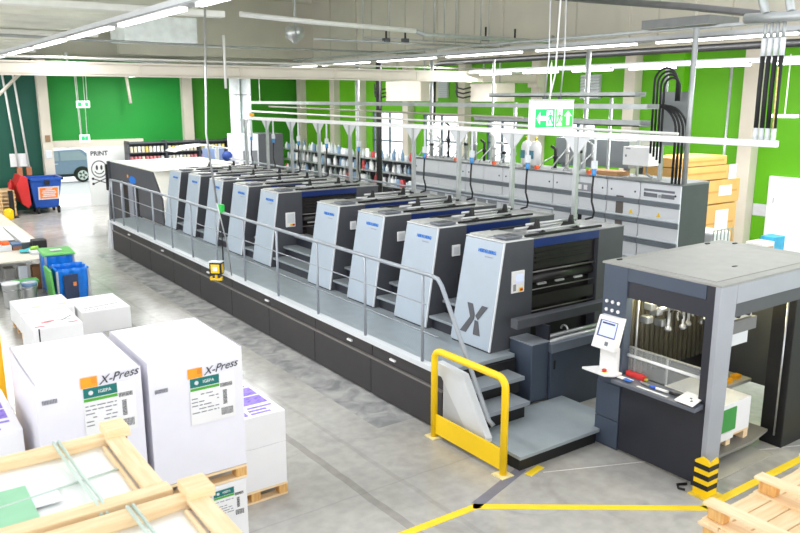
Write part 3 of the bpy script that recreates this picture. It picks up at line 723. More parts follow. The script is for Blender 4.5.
S('pliers', MB().obox((6.97,5.08,sz+.012), (.012,.07,0), (.01,-.002,0), (0,0,.008)), STEEL, 'steel pliers on the feeder shelf between case and pen', 'pliers')
S('hand_torch', MB().tube([(6.95,4.74,sz+.018),(6.97,4.62,sz+.018)], .018), BLACK, 'black hand torch at the end of the feeder shelf', 'torch')
kp = T('keypad_tray', 'white tilted keypad plate at the right end of the feeder shelf', 'keypad', (6.9,4.48,.9))
O('plate', MB().hexa([(6.82,4.37,.955),(6.83,4.60,.955),(7.08,4.62,.985),(7.08,4.40,.985)], [(6.82,4.37,.97),(6.83,4.60,.97),(7.08,4.62,1.0),(7.08,4.40,1.0)]), WHITE, kp, bevel=.006)
O('button', MB().box(6.94,6.96,4.47,4.49,.984,.995), INKG, kp); O('button', MB().box(6.89,6.91,4.43,4.45,.978,.99), INKG, kp)
O('support', MB().box(6.9,7.0,4.42,4.55,.90,.96), DARK, kp)

# striped post protector
pr = T('post_protector', 'yellow and black striped angle guard at the foot of the feeder corner post', 'post guard', (6.9,4.25,0))
def ang(z0, z1, g=0.): return MB().prism([(6.87-g,4.15-g),(7.04,4.15-g),(7.04,4.17),(6.89,4.17),(6.89,4.32),(6.87-g,4.32)], 'z', z0, z1)
O('guard_plate', ang(0,.38), YELLOW, pr)
O('top_wing', MB().prism([(4.15,.38),(4.32,.38),(4.24,.44),(4.17,.42)], 'x', 6.87, 6.89).prism([(6.87,.38),(7.04,.38),(7.02,.42),(6.93,.40)], 'y', 4.15, 4.17), YELLOW, pr)
for z in (.08,.19,.30): O('black_stripe', ang(z,z+.055,.003), BLACK, pr)
O('foot_plate', MB().box(6.81,7.08,4.09,4.34,0,.008), mat('worn_yellow', (226,196,60), .6, 0, .2, 9), pr)
S('floor_cable', MB().tube([(6.96,4.45,.016),(6.86,4.5,.016),(6.80,4.44,.016),(6.83,4.38,.016)], .014), BLACK, 'short black cable end on the floor by the striped guard', 'cable')

# yellow guard rail
yr = T('yellow_guard_rail', 'yellow tubular crash barrier in front of the platform stair', 'barrier', (5.48,6.38,0))
r = .12
pts = [(5.47,7.0,.01),(5.47,7.0,1.13-r)]+[tuple(p) for p in arc((5.47,7.0-r,1.13-r), r, 0, PI/2, 6, YP, ZP)][1:]
pts += [tuple(p) for p in arc((5.485,5.765+r,1.13-r), r, PI/2, PI, 6, YP, ZP)]+[(5.485,5.765,.01)]
O('tube', MB().tube(pts, .042, 14), YELLOW, yr)
O('kick_plate', MB().box(5.462,5.482,5.80,6.97,.06,.31), YELLOW, yr)
for y in (7.0,5.765): O('base_plate', MB().box(5.39,5.57,y-.09,y+.09,0,.012), mat('worn_pale_yellow', (236,222,160), .6, 0, .12, 12), yr)
# ================================================================== control cabinets behind the machine
CABF = mat('cabinet_pale_grey', (226,229,234), .4, 0, .03, 2)
BANDG = mat('cabinet_band_grey', (112,120,128), .4, 0, .05, 3)
BANDL = mat('cabinet_ridge_grey', (210,216,222), .35, 0, .04, 3)
edges = [7.86,8.70,9.44,10.8,12.28,13.5,15.5]
cx = 11.4
for i in range(6):
    a, b = edges[i]+.006, edges[i+1]-.006
    t = T('control_cabinet', 'pale grey banded control cabinet, %s from the right end of the row' % ORD[i], 'cabinet', (11.8,(a+b)/2,0), 'control cabinets behind the machine')
    O('body', MB().box(cx+.03,12.2,a,b,0,2.64), DARK, t)
    m = (a+b)/2
    for u0, u1 in ([(a,b)] if b-a < 1.0 else [(a,m-.004),(m+.004,b)]):
        O('door', MB().box(cx,cx+.03,u0+.004,u1-.004,.1,2.635), CABF, t, bevel=.004)
    for z in (2.24,1.895,1.535):
        O('band', MB().prism([(cx-.001,z),(cx-.035,z+.02),(cx-.035,z+.085),(cx-.001,z+.095)], 'y', a, b), BANDG, t)
    for z in (1.98,1.62,1.25):
        O('ridge', MB().prism([(cx-.001,z),(cx-.03,z+.03),(cx-.001,z+.07)], 'y', a, b), BANDL, t)
    O('top_plate', MB().box(cx-.03,12.22,a,b,2.64,2.68), mat('cabinet_top', (120,124,126), .5, 0, .05), t, bevel=.006)
    for y in (a+.1,b-.1): O('lock', MB().tube([(cx-.006,y,2.46),(cx+.01,y,2.46)], .018, 8), BLACK, t)
    if i == 0:
        O('vent_grille', MB().box(cx-.006,cx,a+.12,a+.38,2.4,2.47).box(cx-.006,cx,b-.36,b-.08,2.4,2.47).box(cx-.006,cx,a+.12,b-.08,2.5,2.54), INKG, t)
        O('round_lock', MB().tube([(cx-.012,m,2.43),(cx,m,2.43)], .03, 12), STEEL, t)
    if i == 1: O('filter_grille', MB().box(cx-.012,cx,m-.02,m+.14,1.5,2.36), mat('grille_brown', (104,98,94), .5, 0, .15, 40), t)
    if i in (0,1): O('warning_triangle', MB().plates((cx-.002,m-(.0 if i==0 else .2),2.1), -YP, ZP, [[(-.045,-.035),(.045,-.035),(0,.045)]], .002), YELLOW, t)
    if i == 2:
        O('socket_panel', MB().box(cx-.02,cx,m-.3,m+.12,2.36,2.52), mat('socket_grey', (150,154,160), .4, 0, .04), t, bevel=.004)
        O('socket', MB().box(cx-.03,cx-.02,m-.22,m-.14,2.39,2.48).box(cx-.03,cx-.02,m-.08,m+.0,2.39,2.48), WHITE, t)
        for u in (.1,-.1): O('rocker_switch', MB().box(cx-.02,cx,m+u,m+u+.08,1.75,1.9), BLACK, t)
    if i in (4,5):
        for k in range(3): O('filter_mat', MB().box(cx-.014,cx,a+.15+k*(b-a)*.3,a+.15+k*(b-a)*.3+.28,1.72,2.02), mat('filter_grey', (150,154,160), .6, 0, .1, 30), t)
for y in (9.9,11.3,12.6,13.9,15.1): S('orange_marker', MB().box(11.42,11.5,y,y+.06,2.68,2.75), mat('marker_orange', (240,100,50), .5, 0, .04), 'small orange cap on the front edge of the cabinet tops', 'cap', 'orange caps on the cabinets')
# things on the cabinets
eb = T('electrical_box', 'white wall-type electrical box on struts above the control cabinets', 'electrical box', (11.75,9.0,2.68))
O('box', MB().box(11.6,11.95,8.72,9.29,2.9,3.235), WHITE, eb, bevel=.012)
O('strut', MB().box(11.96,12.0,8.74,8.78,2.68,3.4).box(11.96,12.0,9.22,9.26,2.68,3.4), PIPE, eb)
O('latch', MB().box(11.59,11.6,9.2,9.23,3.05,3.09).box(11.592,11.6,9.12,9.22,3.19,3.205), INKG, eb)
O('conduit', MB().tube([(11.8,8.9,2.9),(11.8,8.9,2.75),(11.7,8.7,2.7)], .02), PIPE, eb)
for i, y in enumerate((11.98,11.72)):
    t = T('pressure_tank', 'white upright pressure tank on the cabinet tops, %s of the pair' % ('left','right')[i], 'tank', (11.8,y,2.68), 'white tanks on the cabinets')
    O('shell', MB().lathe([(.06,.0),(.115,.05),(.12,.42),(.09,.5),(.03,.54)], (11.8,y,2.68), 16), WHITE, t)
    O('label', MB().box(11.675,11.683,y-.06,y+.06,2.85,3.02), mat('tank_label', (70,130,150), .5, 0, .1, 20), t)
    O('valve', MB().tube([(11.8,y,3.2),(11.8,y,3.3)], .025), mat('brass', (200,190,60), .35, .5, .05), t)
S('wooden_beam', MB().box(11.55,11.9,9.35,10.1,2.68,2.76), wood('plank_brown', (196,150,104), (160,116,74), 1), 'brown wooden plank lying on the cabinet tops', 'plank')
S('ventilation_unit', MB().box(12.8,13.6,10.1,12.1,2.7,3.25).box(12.9,13.0,10.2,10.3,0,2.7).box(12.9,13.0,11.9,12.0,0,2.7).box(13.4,13.5,10.2,10.3,0,2.7).box(13.4,13.5,11.9,12.0,0,2.7), mat('vent_unit_grey', (140,146,150), .4, .2, .05, 3), 'grey box unit on legs behind the control cabinets', 'ventilation unit', bevel=.01)

# ------------------------------------------------------------------ air rail over the machine with its droppers
RX = 8.9
ar = T('air_supply_rail', 'long white supply rail on posts running above the rear of the machine', 'pipe rail', (RX,12,Z0))
O('rail', MB().box(RX-.04,RX+.04,4.9,19.4,3.53,3.61), WHITE, ar, bevel=.01)
O('yellow_tag', MB().box(RX-.05,RX+.05,19.4,19.5,3.62,3.7), mat('amber_cap', (250,176,20)), ar)
PY = [y+.8 for y in UY]
for y in PY:
    O('post', MB().box(RX-.03,RX+.03,y-.035,y+.035,Z0+1.47,3.53), PIPE, ar)
    O('gusset', MB().prism([(y-.26,3.53),(y+.26,3.53),(y+.03,3.28),(y-.03,3.28)], 'x', RX-.02, RX-.01), mat('gusset_grey', (206,208,210), .4, .2, .03), ar)
for i, y in enumerate(PY):
    yy = y-.35
    h = T('air_hose', 'black air hose with blue regulator under the white rail, %s from the near end' % ORD[i], 'hose', (RX,yy,2.3), 'air hoses hanging from the white rail')
    O('tube', MB().tube([(RX,yy,3.05),(RX,yy+.02,2.8),(RX-.02,yy+.0,2.6),(RX,yy-.04,2.45),(RX+.02,yy,2.36),(RX,yy+.12,2.32)], .016, 6), BLACK, h)
    O('regulator', MB().box(RX-.035,RX+.035,yy-.035,yy+.035,3.08,3.2).tube([(RX,yy,3.2),(RX,yy,3.53)], .02), FACEED, h, bevel=.008)
    O('filter_bowl', MB().lathe([(.03,0),(.035,.03),(.035,.1)], (RX,yy,2.98), 10), mat('bowl_blue', (70,140,200), .2, 0, .05), h)
S('hanging_pipe', MB().tube([(9.25,6.5,3.62),(9.25,20.5,3.74)], .022), PIPEW, 'thin white pipe running just behind the white supply rail', 'pipe')
S('lower_rail', MB().tube([(9.1,8.6,2.36),(9.1,21.5,2.36)], .022), RAIL, 'grey tube along the rear edge of the machine tops', 'pipe')
# hose bundle that comes down to the near end of the rail
hb = T('hose_bundle', 'bundle of four thick black hoses dropping to the near end of the white rail', 'hose', (RX,5.05,3.61))
for k in range(4):
    y = 4.96+k*.075
    O('hose', MB().tube([(RX,y,3.73),(RX+.01,y+.01,4.2),(RX,y,4.6)], .027, 8), RUBBER, hb)
    O('end_sleeve', MB().tube([(RX,y,3.60),(RX,y,3.75)], .03, 8), FACEED, hb)
    O('upper_sleeve', MB().tube([(RX,y,4.58),(RX,y,4.78)], .032, 8), FACEED, hb)
    O('conduit', MB().tube([(RX,y,4.78),(RX,y,4.95)], .022, 8), PIPE, hb)
O('yellow_tape', MB().tube([(RX-.045,4.95,3.75),(RX-.045,4.96,4.45)], .010, 6), mat('tape_yellow', (216,200,120), .5, 0, .4, 30), hb)
S('pipe_cluster', MB().tube([(RX,4.6,5.0),(RX,5.45,5.02)], .06, 12).tube([(RX,4.9,5.05),(RX+.3,5.2,5.6)], .05).tube([(RX,5.2,5.05),(RX+.2,5.5,5.6)], .05), PIPE, 'cluster of silver insulated pipes where the hose bundle meets the ceiling', 'pipe')

# exit sign hung on chains
sg = T('exit_sign', 'large white box sign with green arrows hanging above the machine', 'sign', (7.3,7.0,3.67))
O('box', MB().box(7.0,7.70,6.99,7.10,3.675,4.08), SIGNW, sg, bevel=.008)
O('top_edge', MB().box(7.0,7.70,6.985,7.10,4.06,4.085), mat('sign_edge', (190,190,186), .4, 0, .03), sg)
O('dark_green_field', MB().box(7.01,7.20,6.982,6.99,3.735,3.965), SIGNG, sg)
O('dark_green_border', MB().box(7.20,7.345,6.982,6.99,3.735,3.755).box(7.20,7.345,6.982,6.99,3.945,3.965).box(7.32,7.345,6.982,6.99,3.735,3.965), SIGNG, sg)
O('light_green_field', MB().box(7.49,7.68,6.982,6.99,3.735,3.965), SIGNL, sg)
O('light_green_border', MB().box(7.365,7.385,6.982,6.99,3.735,3.965).box(7.365,7.49,6.982,6.99,3.735,3.75), SIGNL, sg)
ARL = [(-.075,0),(-.02,.06),(-.02,.022),(.075,.022),(.075,-.022),(-.02,-.022),(-.02,-.06)]
O('left_arrow', MB().plates((7.105,6.981,3.85), XP, ZP, [[(1.05*x,1.3*y) for x, y in ARL]], .003), SIGNW, sg)
O('up_arrow', MB().plates((7.585,6.981,3.85), XP, ZP, [[(-1.2*y,-1.2*x) for x, y in ARL]], .003), SIGNW, sg)
def runner(ox, s):
    return MB().plates((ox,6.981,3.85), XP, ZP, [[(s*x,z) for x, z in p] for p in (
        [(-.012,.055),(.012,.055),(.014,.075),(-.012,.075)], [(-.02,.05),(.018,.045),(.01,-.01),(-.018,-.005)],
        [(-.02,.045),(-.045,.015),(-.035,.01),(-.012,.035)], [(.015,.045),(.045,.02),(.04,.012),(.01,.03)],
        [(-.018,-.005),(-.004,-.01),(-.03,-.07),(-.05,-.065)], [(0,-.01),(.012,-.005),(.04,-.04),(.03,-.075),(.02,-.07),(.025,-.042)])], .003)
O('running_figure', runner(7.265, -1), SIGNG, sg); O('running_figure', runner(7.435, 1), SIGNL, sg)
for x in (7.22,7.5):
    O('chain', MB().tube([(x,7.05,4.08),(x+.05,7.05,4.6),(x+.02,7.05,5.9)], .009, 6), STEEL, sg)
    O('clip', MB().box(x-.02,x+.02,7.03,7.07,4.08,4.11), DARK, sg)
S('sign_cable', MB().tube([(7.36,7.1,4.09),(7.5,7.15,4.4),(7.62,7.2,5.9)], .011, 6), PIPEW, 'pale cord curving up from the hanging green arrow sign', 'cord')

# ------------------------------------------------------------------ services: trays, pipes, ducts
def pipe(name, pts, r, m, label, cat='pipe', n=8): return S(name, MB().tube(pts, r, n), m, label, cat)
tray = MB(); X0 = 10.8
tray.box(X0-.16,X0-.145,8.1,23.5,3.92,4.0).box(X0+.145,X0+.16,8.1,23.5,3.92,4.0)
yy = 8.15
while yy < 23.4: tray.box(X0-.15,X0+.15,yy,yy+.05,3.925,3.94); yy += .16
S('hanging_cable_tray', tray, PIPE, 'long perforated metal cable tray running behind the machine', 'cable tray')
S('hanging_cable_tray', MB().box(11.15,11.45,8.75,12.5,4.12,4.14).box(11.15,11.165,8.75,12.5,4.12,4.2).box(11.435,11.45,8.75,12.5,4.12,4.2), PIPE, 'shorter grey cable tray above the perforated one', 'cable tray')
S('lower_cable_tray', MB().box(11.0,11.3,8.5,12.8,3.62,3.64).box(11.0,11.015,8.5,12.8,3.62,3.72).box(11.285,11.3,8.5,12.8,3.62,3.72), PIPE, 'plain grey cable tray just under the perforated one', 'cable tray')
pipe('hanging_pipe', [(10.9,11.2,3.72),(10.9,22.5,3.84)], .022, mat('tarnished_pipe', (186,180,168), .35, .4, .1), 'dull metal pipe under the cable tray')
pipe('ceiling_pipe', [(13.4,6.4,5.02),(13.4,17.0,5.02),(13.4,17.3,4.95),(13.4,17.35,3.4)], .07, BLACK, 'black pipe under the middle lamp row that turns down near a post', n=10)
pipe('black_downpipe', [(12.9,19.3,5.1),(12.9,19.3,0)], .09, BLACK, 'thick black downpipe in front of the windows', n=10)
for i, (x, y, z0, z1, r, lab) in enumerate([
    (11.3,7.75,2.68,5.2,.045,'thick grey conduit rising from the right end of the cabinets'),
    (12.6,11.1,0,5.05,.05,'grey conduit post left of the louvre on the lime wall'),
    (12.3,10.2,0,4.1,.035,'thin grey post between cable tray and cabinets'),
    (12.6,16.35,0,5.06,.04,'galvanised post beside the black downpipe'),
    (12.75,16.6,0,5.06,.03,'slim galvanised post left of its thicker neighbour'),
    (12.6,20.0,0,5.1,.07,'pale post in front of the lime wall left of the windows'),
    (12.8,14.2,0,5.0,.03,'slim pole in the middle of the pipework'),
    (12.5,13.1,0,4.0,.04,'short grey pole right of the pipework'),
    (15.9,9.95,0,4.8,.03,'thin steel pipe beside the last cream column')]):
    pipe('conduit_post', [(x,y,z0),(x,y,z1)], r, PIPE, lab, 'post')
# more machinery pipework on the cabinet tops
for i in range(14):
    y = 10.3+i*.33 + (.9 if i >= 4 else 0); h = .35+.5*random.random()
    pw = T('pipe_stand', 'small steel pipe stand on the cabinet tops, %s of the row from the right' % ORD[i % 13] if i < 13 else 'small steel pipe stand on the cabinet tops, last of the row at the left', 'pipework', (11.95,y,2.68), 'pipe stands on the cabinets')
    O('pipe', MB().tube([(11.95,y,2.68),(11.95,y,2.68+h),(11.95,y+.12,2.68+h+.06)], .025+.02*random.random(), 8), (PIPE,STEEL,PIPEW,RUBBER)[i%4], pw)
    O('joint', MB().lathe([(.05,0),(.055,.03),(.05,.06)], (11.95,y,2.68+h*.5), 10), (STEEL,BLACK)[i%2], pw)
    O('branch', MB().tube([(11.95,y,2.68+h*.7),(11.7,y+.1,2.8),(11.6,y+.1,2.69)], .014, 6), PIPE, pw)
# black cable loops at the right
cl = T('cable_loops', 'loops of thick black cables above the right end of the control cabinets', 'cable', (11.4,8.1,2.68))
for k in range(4):
    y = 7.95+k*.09; rr = .15+.025*k
    c = (11.35,y+.0,4.32)
    pts = [(11.35+.03*k,y+.35,3.0+.05*k),(11.35+.03*k,y+.36,4.25)]+[(11.35+.03*k,p.y,p.z) for p in arc((0,y+.36-rr,4.28+.03*k), rr, 0, PI, 10, YP, ZP)]+[(11.35+.03*k,y+.36-2*rr,4.05)]
    O('cable', MB().tube(pts, .02, 8), RUBBER, cl)
for k in range(4):
    y = 7.75+k*.07
    O('cable', MB().tube([(11.3,y+.5,3.98)]+[(11.3,p.y,p.z) for p in arc((0,y+.45,3.55), .42, PI/2, PI, 8, YP, ZP)]+[(11.3,y+.03,2.68)], .021, 8), RUBBER, cl)
S('switch_panel', MB().box(11.55,11.6,7.95,8.5,3.3,4.2), mat('switch_grey', (150,156,156), .4, .2, .06), 'grey metal terminal panel behind the black cable loops', 'panel')
S('panel_stand', MB().box(11.6,11.64,8.44,8.5,2.68,4.6).box(11.6,11.64,7.95,8.0,2.68,3.4), PIPE, 'grey frame that carries the terminal panel', 'frame')
# louvres, vents and boxes on the right wall
def louvre(y0,y1,z0,z1,lab):
    t = T('wall_louvre', lab, 'louvre', (16.74,(y0+y1)/2,z0))
    O('frame', MB().box(16.74,16.8,y0,y1,z0,z1), mat('louvre_grey', (180,188,186), .4, .2, .03), t)
    n = 8
    mb = MB()
    for k in range(n): z = z0+(k+.3)*(z1-z0)/n; mb.hexa([(16.70,y0+.03,z),(16.70,y1-.03,z),(16.705,y1-.03,z-.012),(16.705,y0+.03,z-.012)], [(16.74,y0+.03,z+.05),(16.74,y1-.03,z+.05),(16.74,y1-.03,z+.035),(16.74,y0+.03,z+.035)])
    O('blades', mb, FACEED, t)
louvre(14.3,15.0,4.08,4.72,'pale louvre high on the lime wall above the hanging sign')
louvre(20.85,21.45,4.1,4.66,'pale louvre high on the lime wall left of the cream duct box')
for y0,y1,z0,z1,lab in ((19.4,21.3,4.0,4.62,'cream duct box left under the crane beam, with black cables on it'),(15.97,17.07,4.0,4.5,'cream duct box right under the crane beam, with short black cables')):
    t = T('duct_box', lab, 'duct', (14.7,(y0+y1)/2,z0))
    O('box', MB().box(14.5,15.2,y0,y1,z0,z1), CREAM, t, bevel=.02)
    O('hanger', MB().box(14.8,14.83,y0+.2,y0+.23,z1,5.6).box(14.8,14.83,y1-.23,y1-.2,z1,5.6), PIPE, t)
    for k in range(3): O('cable', MB().tube([(14.45,y1-.1,z0+.15+.12*k),(14.3,y1+.05,z0+.1+.12*k),(14.3,y1+.3,z0+.14+.12*k),(14.4,y1+.5,z0+.3+.12*k)], .025, 6), BLACK, t)
S('wall_notice', MB().box(16.78,16.8,9.32,9.67,1.47,1.74), mat('notice_grey', (206,208,216), .5, 0, .06, 14), 'pale framed notice on the lime wall beside the right doorway', 'notice')
# hanging task lamps seen from the side
for i, (x,y,z,zt,lab) in enumerate([(14.5,7.9,3.73,4.9,'small white hanging lamp at far right by the hose bundle'),(13.5,13.0,3.78,5.0,'small white hanging lamp left of the hanging green sign'),(13.0,20.6,3.9,5.1,'small white hanging lamp in front of the lime wall, middle'),(12.0,25.5,3.9,5.1,'small white hanging lamp in front of the lime wall, left')]):
    t = T('hanging_lamp', lab, 'lamp', (x,y,z))
    O('lamp_bar', MB().box(x-.06,x+.06,y-.25,y+.25,z,z+.07), WHITE, t, bevel=.015)
    O('rod', MB().tube([(x,y,z+.07),(x,y,zt)], .012), PIPEW, t)
# silver ducts and grey locker at the far middle
for i, (x, lab) in enumerate(((11.72,'left one of two silver round ducts standing by the far corner'),(12.15,'right one of two silver round ducts standing by the far corner'))):
    t = T('round_duct', lab, 'duct', (x,27,0))
    O('pipe', MB().tube([(x,27,0),(x,27,5.3)], .19, 16), DUCT, t)
    for z in (1.2,2.4,3.3,4.2): O('seam_ring', MB().tube([(x,27,z),(x,27,z+.04)], .20, 16), STEEL, t)
t = T('machine_locker', 'pale grey locker with dark grey side at the far middle', 'cabinet', (11.5,25,0))
O('body', MB().box(11.42,12.35,24.5,25.6,0,2.9), DARK, t)
O('front', MB().box(10.76,11.42,24.5,25.6,0,2.9), mat('locker_front', (214,216,224), .4, 0, .03), t, bevel=.01)
O('door_panel', MB().box(10.84,11.04,24.485,24.5,1.5,2.35).box(11.14,11.36,24.485,24.5,1.5,2.35), INKG, t)
t = T('blue_bin_rack', 'blue box unit with a crumpled blue cloth in front of the far lockers', 'box', (10.0,25.5,0))
O('body', MB().box(9.95,10.5,25.3,25.9,0,2.4), mat('bin_slate_blue', (116,134,172), .5, 0, .06), t)
O('cloth', MB().lathe([(.04,.0),(.15,.05),(.18,.2),(.10,.30),(.02,.32)], (10.55,25.15,2.0), 9), mat('cloth_navy', (30,60,130), .7, 0, .1), t)
# ceiling services
pipe('roof_pipe', [(6.7,15,5.74),(8.36,15,5.675),(11.05,15,5.62)], .055, PIPEW, 'white pipe crossing under the roof at the top middle', n=10)
pipe('roof_pipe', [(11.05,15,5.62),(11.3,15,5.55),(15.5,15,5.55),(15.6,15,5.7)], .05, PIPE, 'grey pipe with a small offset crossing under the roof, upper middle', n=10)
pipe('ceiling_sprinkler_pipe', [(-4,20,5.49),(3.1,20,5.49),(7.8,20,5.43),(16.7,20,5.46)], .035, PIPE, 'thin sprinkler pipe crossing the whole hall under the roof', n=8)
pipe('ceiling_sprinkler_pipe', [(-4,26,5.3),(7,26,5.3),(9.5,26,5.2),(16.5,26,5.2)], .035, PIPE, 'far thin sprinkler pipe crossing the hall just above the crane beam', n=8)
pipe('white_pipe', [(5.9,26.5,5.5),(5.95,26.5,4.98),(9.6,26.5,4.98),(9.6,26.5,5.2)], .05, PIPEW, 'white bent pipe above the crane beam on the left', n=8)
pipe('large_roof_pipe', [(12,11.5,6.08),(12,8.4,5.62),(12,6.9,5.36),(12,5.5,5.2)], .06, mat('dark_pipe', (110,110,110), .4, .4, .1), 'thick grey pipe along the roof at the upper right', n=12)
pipe('large_roof_pipe', [(12.6,24,5.35),(12.6,7.0,5.32)], .035, PIPE, 'grey pipe along the roof just above the middle lamp row', n=10)
S('plenum_box', MB().box(12.3,13.2,8.2,9.6,5.35,5.5), mat('plenum_grey', (128,130,130), .4, .3, .06), 'flat grey sheet metal box under the roof at the upper right', 'duct')
S('roof_duct', MB().box(6.95,9.2,23.8,25.2,5.75,6.5), DUCT, 'wide silver sheet metal duct under the roof, upper left', 'duct', bevel=.03)
t = T('unit_heater', 'faceted silver unit heater under the roof, top middle left', 'heater', (9.5,18,5.45))
O('hood', MB().lathe([(.06,0),(.08,.03),(.24,.16),(.24,.38),(.2,.4)], (9.5,18,5.45), 8), STEEL, t)
O('hanger', MB().tube([(9.5,18,5.85),(9.5,18,6.6)], .02), PIPE, t)
pipe('hanging_strut', [(6.75,16,5.4),(6.75,16,4.3)], .03, PIPEW, 'short perforated strut hanging left of the middle, by the crane beam', 'strut')
pipe('link_chain', [(4.79,12,5.7),(4.69,12,3.55),(4.85,12.1,2.4)], .018, STEEL, 'long chain hanging from the roof in front of the far units', 'chain', 6)
pipe('pull_cord', [(4.85,12.1,2.4),(5.2,12.6,1.6),(5.3,12.7,1.0)], .012, STEEL, 'grey cord continuing from the hanging chain to the handrail', 'cord', 6)
pipe('wall_conduit', [(5.0,31.4,1.6),(4.75,31.4,5.4)], .04, PIPEW, 'left white conduit on the teal wall', n=6)
pipe('wall_conduit', [(5.35,31.4,1.6),(5.1,31.4,5.4)], .04, PIPEW, 'right white conduit on the teal wall', n=6)
pipe('green_wall_conduit', [(9.1,30.9,3.9),(8.95,30.9,5.4)], .06, CREAM, 'short cream conduit hanging on the green wall', n=6)
pipe('sign_rod', [(6.95,30,2.78),(6.9,30,5.4)], .015, PIPEW, 'thin rod between the two far exit signs', 'rod', 6)
for (x0,x1,z0,z1,lab) in ((6.9,7.36,3.75,4.0,'upper small green exit sign hanging before the green wall'),(6.95,7.3,2.52,2.78,'lower small green exit sign above the open doorway')):
    t = T('small_exit_sign', lab, 'sign', ((x0+x1)/2,30,z0))
    O('box', MB().box(x0,x1,30,30.06,z0,z1), SIGNW, t)
    O('pictogram', MB().box(x0+.05,x0+.17,29.994,30,z0+.05,z1-.05), SIGNG, t); O('pictogram', MB().box(x1-.17,x1-.06,29.994,30,z0+.05,z1-.05), SIGNG, t)
    O('hanger', MB().tube([(x0+.08,30.03,z1),(x0+.05,30.03,5.4)], .01, 6).tube([(x1-.08,30.03,z1),(x1-.05,30.03,5.4)], .01, 6), PIPEW, t)
S('wall_plan', MB().box(4.75,5.35,31.46,31.5,1.62,2.1), WHITE, 'white sheet pinned on the teal wall', 'notice')
S('column_notice', MB().box(5.92,6.14,31.12,31.15,1.9,2.2), FACEED, 'round-edged pale notice on the cream column by the doorway', 'notice', bevel=.02)
S('column_notice', MB().box(5.95,6.13,31.12,31.15,2.5,2.75), mat('notice_brown', (150,120,90), .5, 0, .1), 'small brown notice above the pale one on the cream column', 'notice')
for x in (5.03,5.35): S('wall_socket', MB().box(x-.09,x+.09,31.4,31.5,1.28,1.6), mat('socket_orange', (190,120,84), .5, 0, .1), '%s orange socket box on the teal wall' % ('left' if x < 5.2 else 'right'), 'socket', bevel=.02)

# ------------------------------------------------------------------ ink shelf by the far wall
sh_ = T('ink_shelf', 'dark steel shelf rack full of ink cans by the far wall', 'shelf', (10.6,30.2,0))
for z in (.5,1.0,1.68,2.06,2.42): O('shelf_board', MB().box(8.6,12.7,29.95,30.45,z-.03,z), DARK, sh_)
for x in (8.6,10.05,11.4,12.66): O('upright', MB().box(x,x+.05,29.95,30.45,0,2.5), DARK, sh_)
O('back_panel', MB().box(8.6,12.7,30.45,30.47,0,2.45), DARK, sh_)
cans = [mat('can_cream',(232,224,200),.4,0,.04), mat('can_pink',(214,130,136),.4,0,.05), mat('can_yellow',(226,206,110),.4,0,.05), mat('can_white',(232,232,230),.4,0,.03)]
cw = ['cream','pink','yellow','white']; protos = {}
for row, z in enumerate((1.68,2.06)):
    for k in range(26):
        x = 8.76+k*.148
        if any(abs(x-u) < .09 for u in (8.62,10.07,11.42,12.68)): continue
        c = random.choice((0,0,2,3)) if row else random.choice((1,1,0,3))
        lab = '%s ink can in the rows on the dark far shelf' % cw[c]
        if c not in protos:
            o = S('ink_can', MB().lathe([(.058,0),(.06,.02),(.06,.2),(.055,.22),(.04,.225)], (x,30.1,z), 10), cans[c], lab, 'can', '%s ink cans on the far shelf' % cw[c]); protos[c] = o
        else:
            o = dup(protos[c], (x,30.1,z))
            o['label'] = lab
# bottle shelf along the lime wall
t = T('chemical_shelf', 'grey shelf along the lime wall crowded with bottles and cans', 'shelf', (15.5,25.5,0))
for z in (.6,1.1,1.56,2.0): O('shelf_board', MB().box(15.2,15.75,20.6,30.6,z-.04,z), PIPE, t)
for y in (20.6,22.6,24.6,26.6,28.6,30.55): O('upright', MB().box(15.2,15.25,y,y+.05,0,2.05).box(15.7,15.75,y,y+.05,0,2.05), PIPE, t)
O('back', MB().box(15.75,15.77,20.6,30.6,.6,1.9), DARK, t)
bcol = [((236,236,236),'white'),((200,208,214),'pale grey'),((120,150,180),'blue-grey'),((190,70,70),'red'),((96,110,104),'dark green')]
bm_ = [mat('bottle_'+n.replace('-','_').replace(' ','_'), c, .35, 0, .04) for c, n in bcol]; bp = {}
for z in (1.1,1.56,2.0):
    y = 20.75
    while y < 30.4:
        c = random.choice((0,0,0,0,1,1,1,2,2,0,1,3,4)); kind = random.choice((0,1,1)); key = (c,kind)
        lab = '%s %s on the grey shelf along the lime wall' % (bcol[c][1], ('squat can','bottle')[kind])
        if key not in bp:
            pr_ = [(.09,0),(.095,.02),(.095,.24),(.08,.26)] if kind == 0 else [(.07,0),(.075,.02),(.075,.2),(.03,.28),(.03,.33),(.026,.34)]
            o = S(('paint_can','bottle')[kind], MB().lathe(pr_, (15.35,y,z), 10), bm_[c], lab, ('can','bottle')[kind], '%s %ss on the chemical shelf' % (bcol[c][1], ('can','bottle')[kind])); bp[key] = o
        else:
            q = dup(bp[key], (15.35+random.random()*.15,y,z), lab); s_ = .7+.4*random.random(); q.scale = (s_,s_,.6+.6*random.random())
        y += .17+random.random()*.12

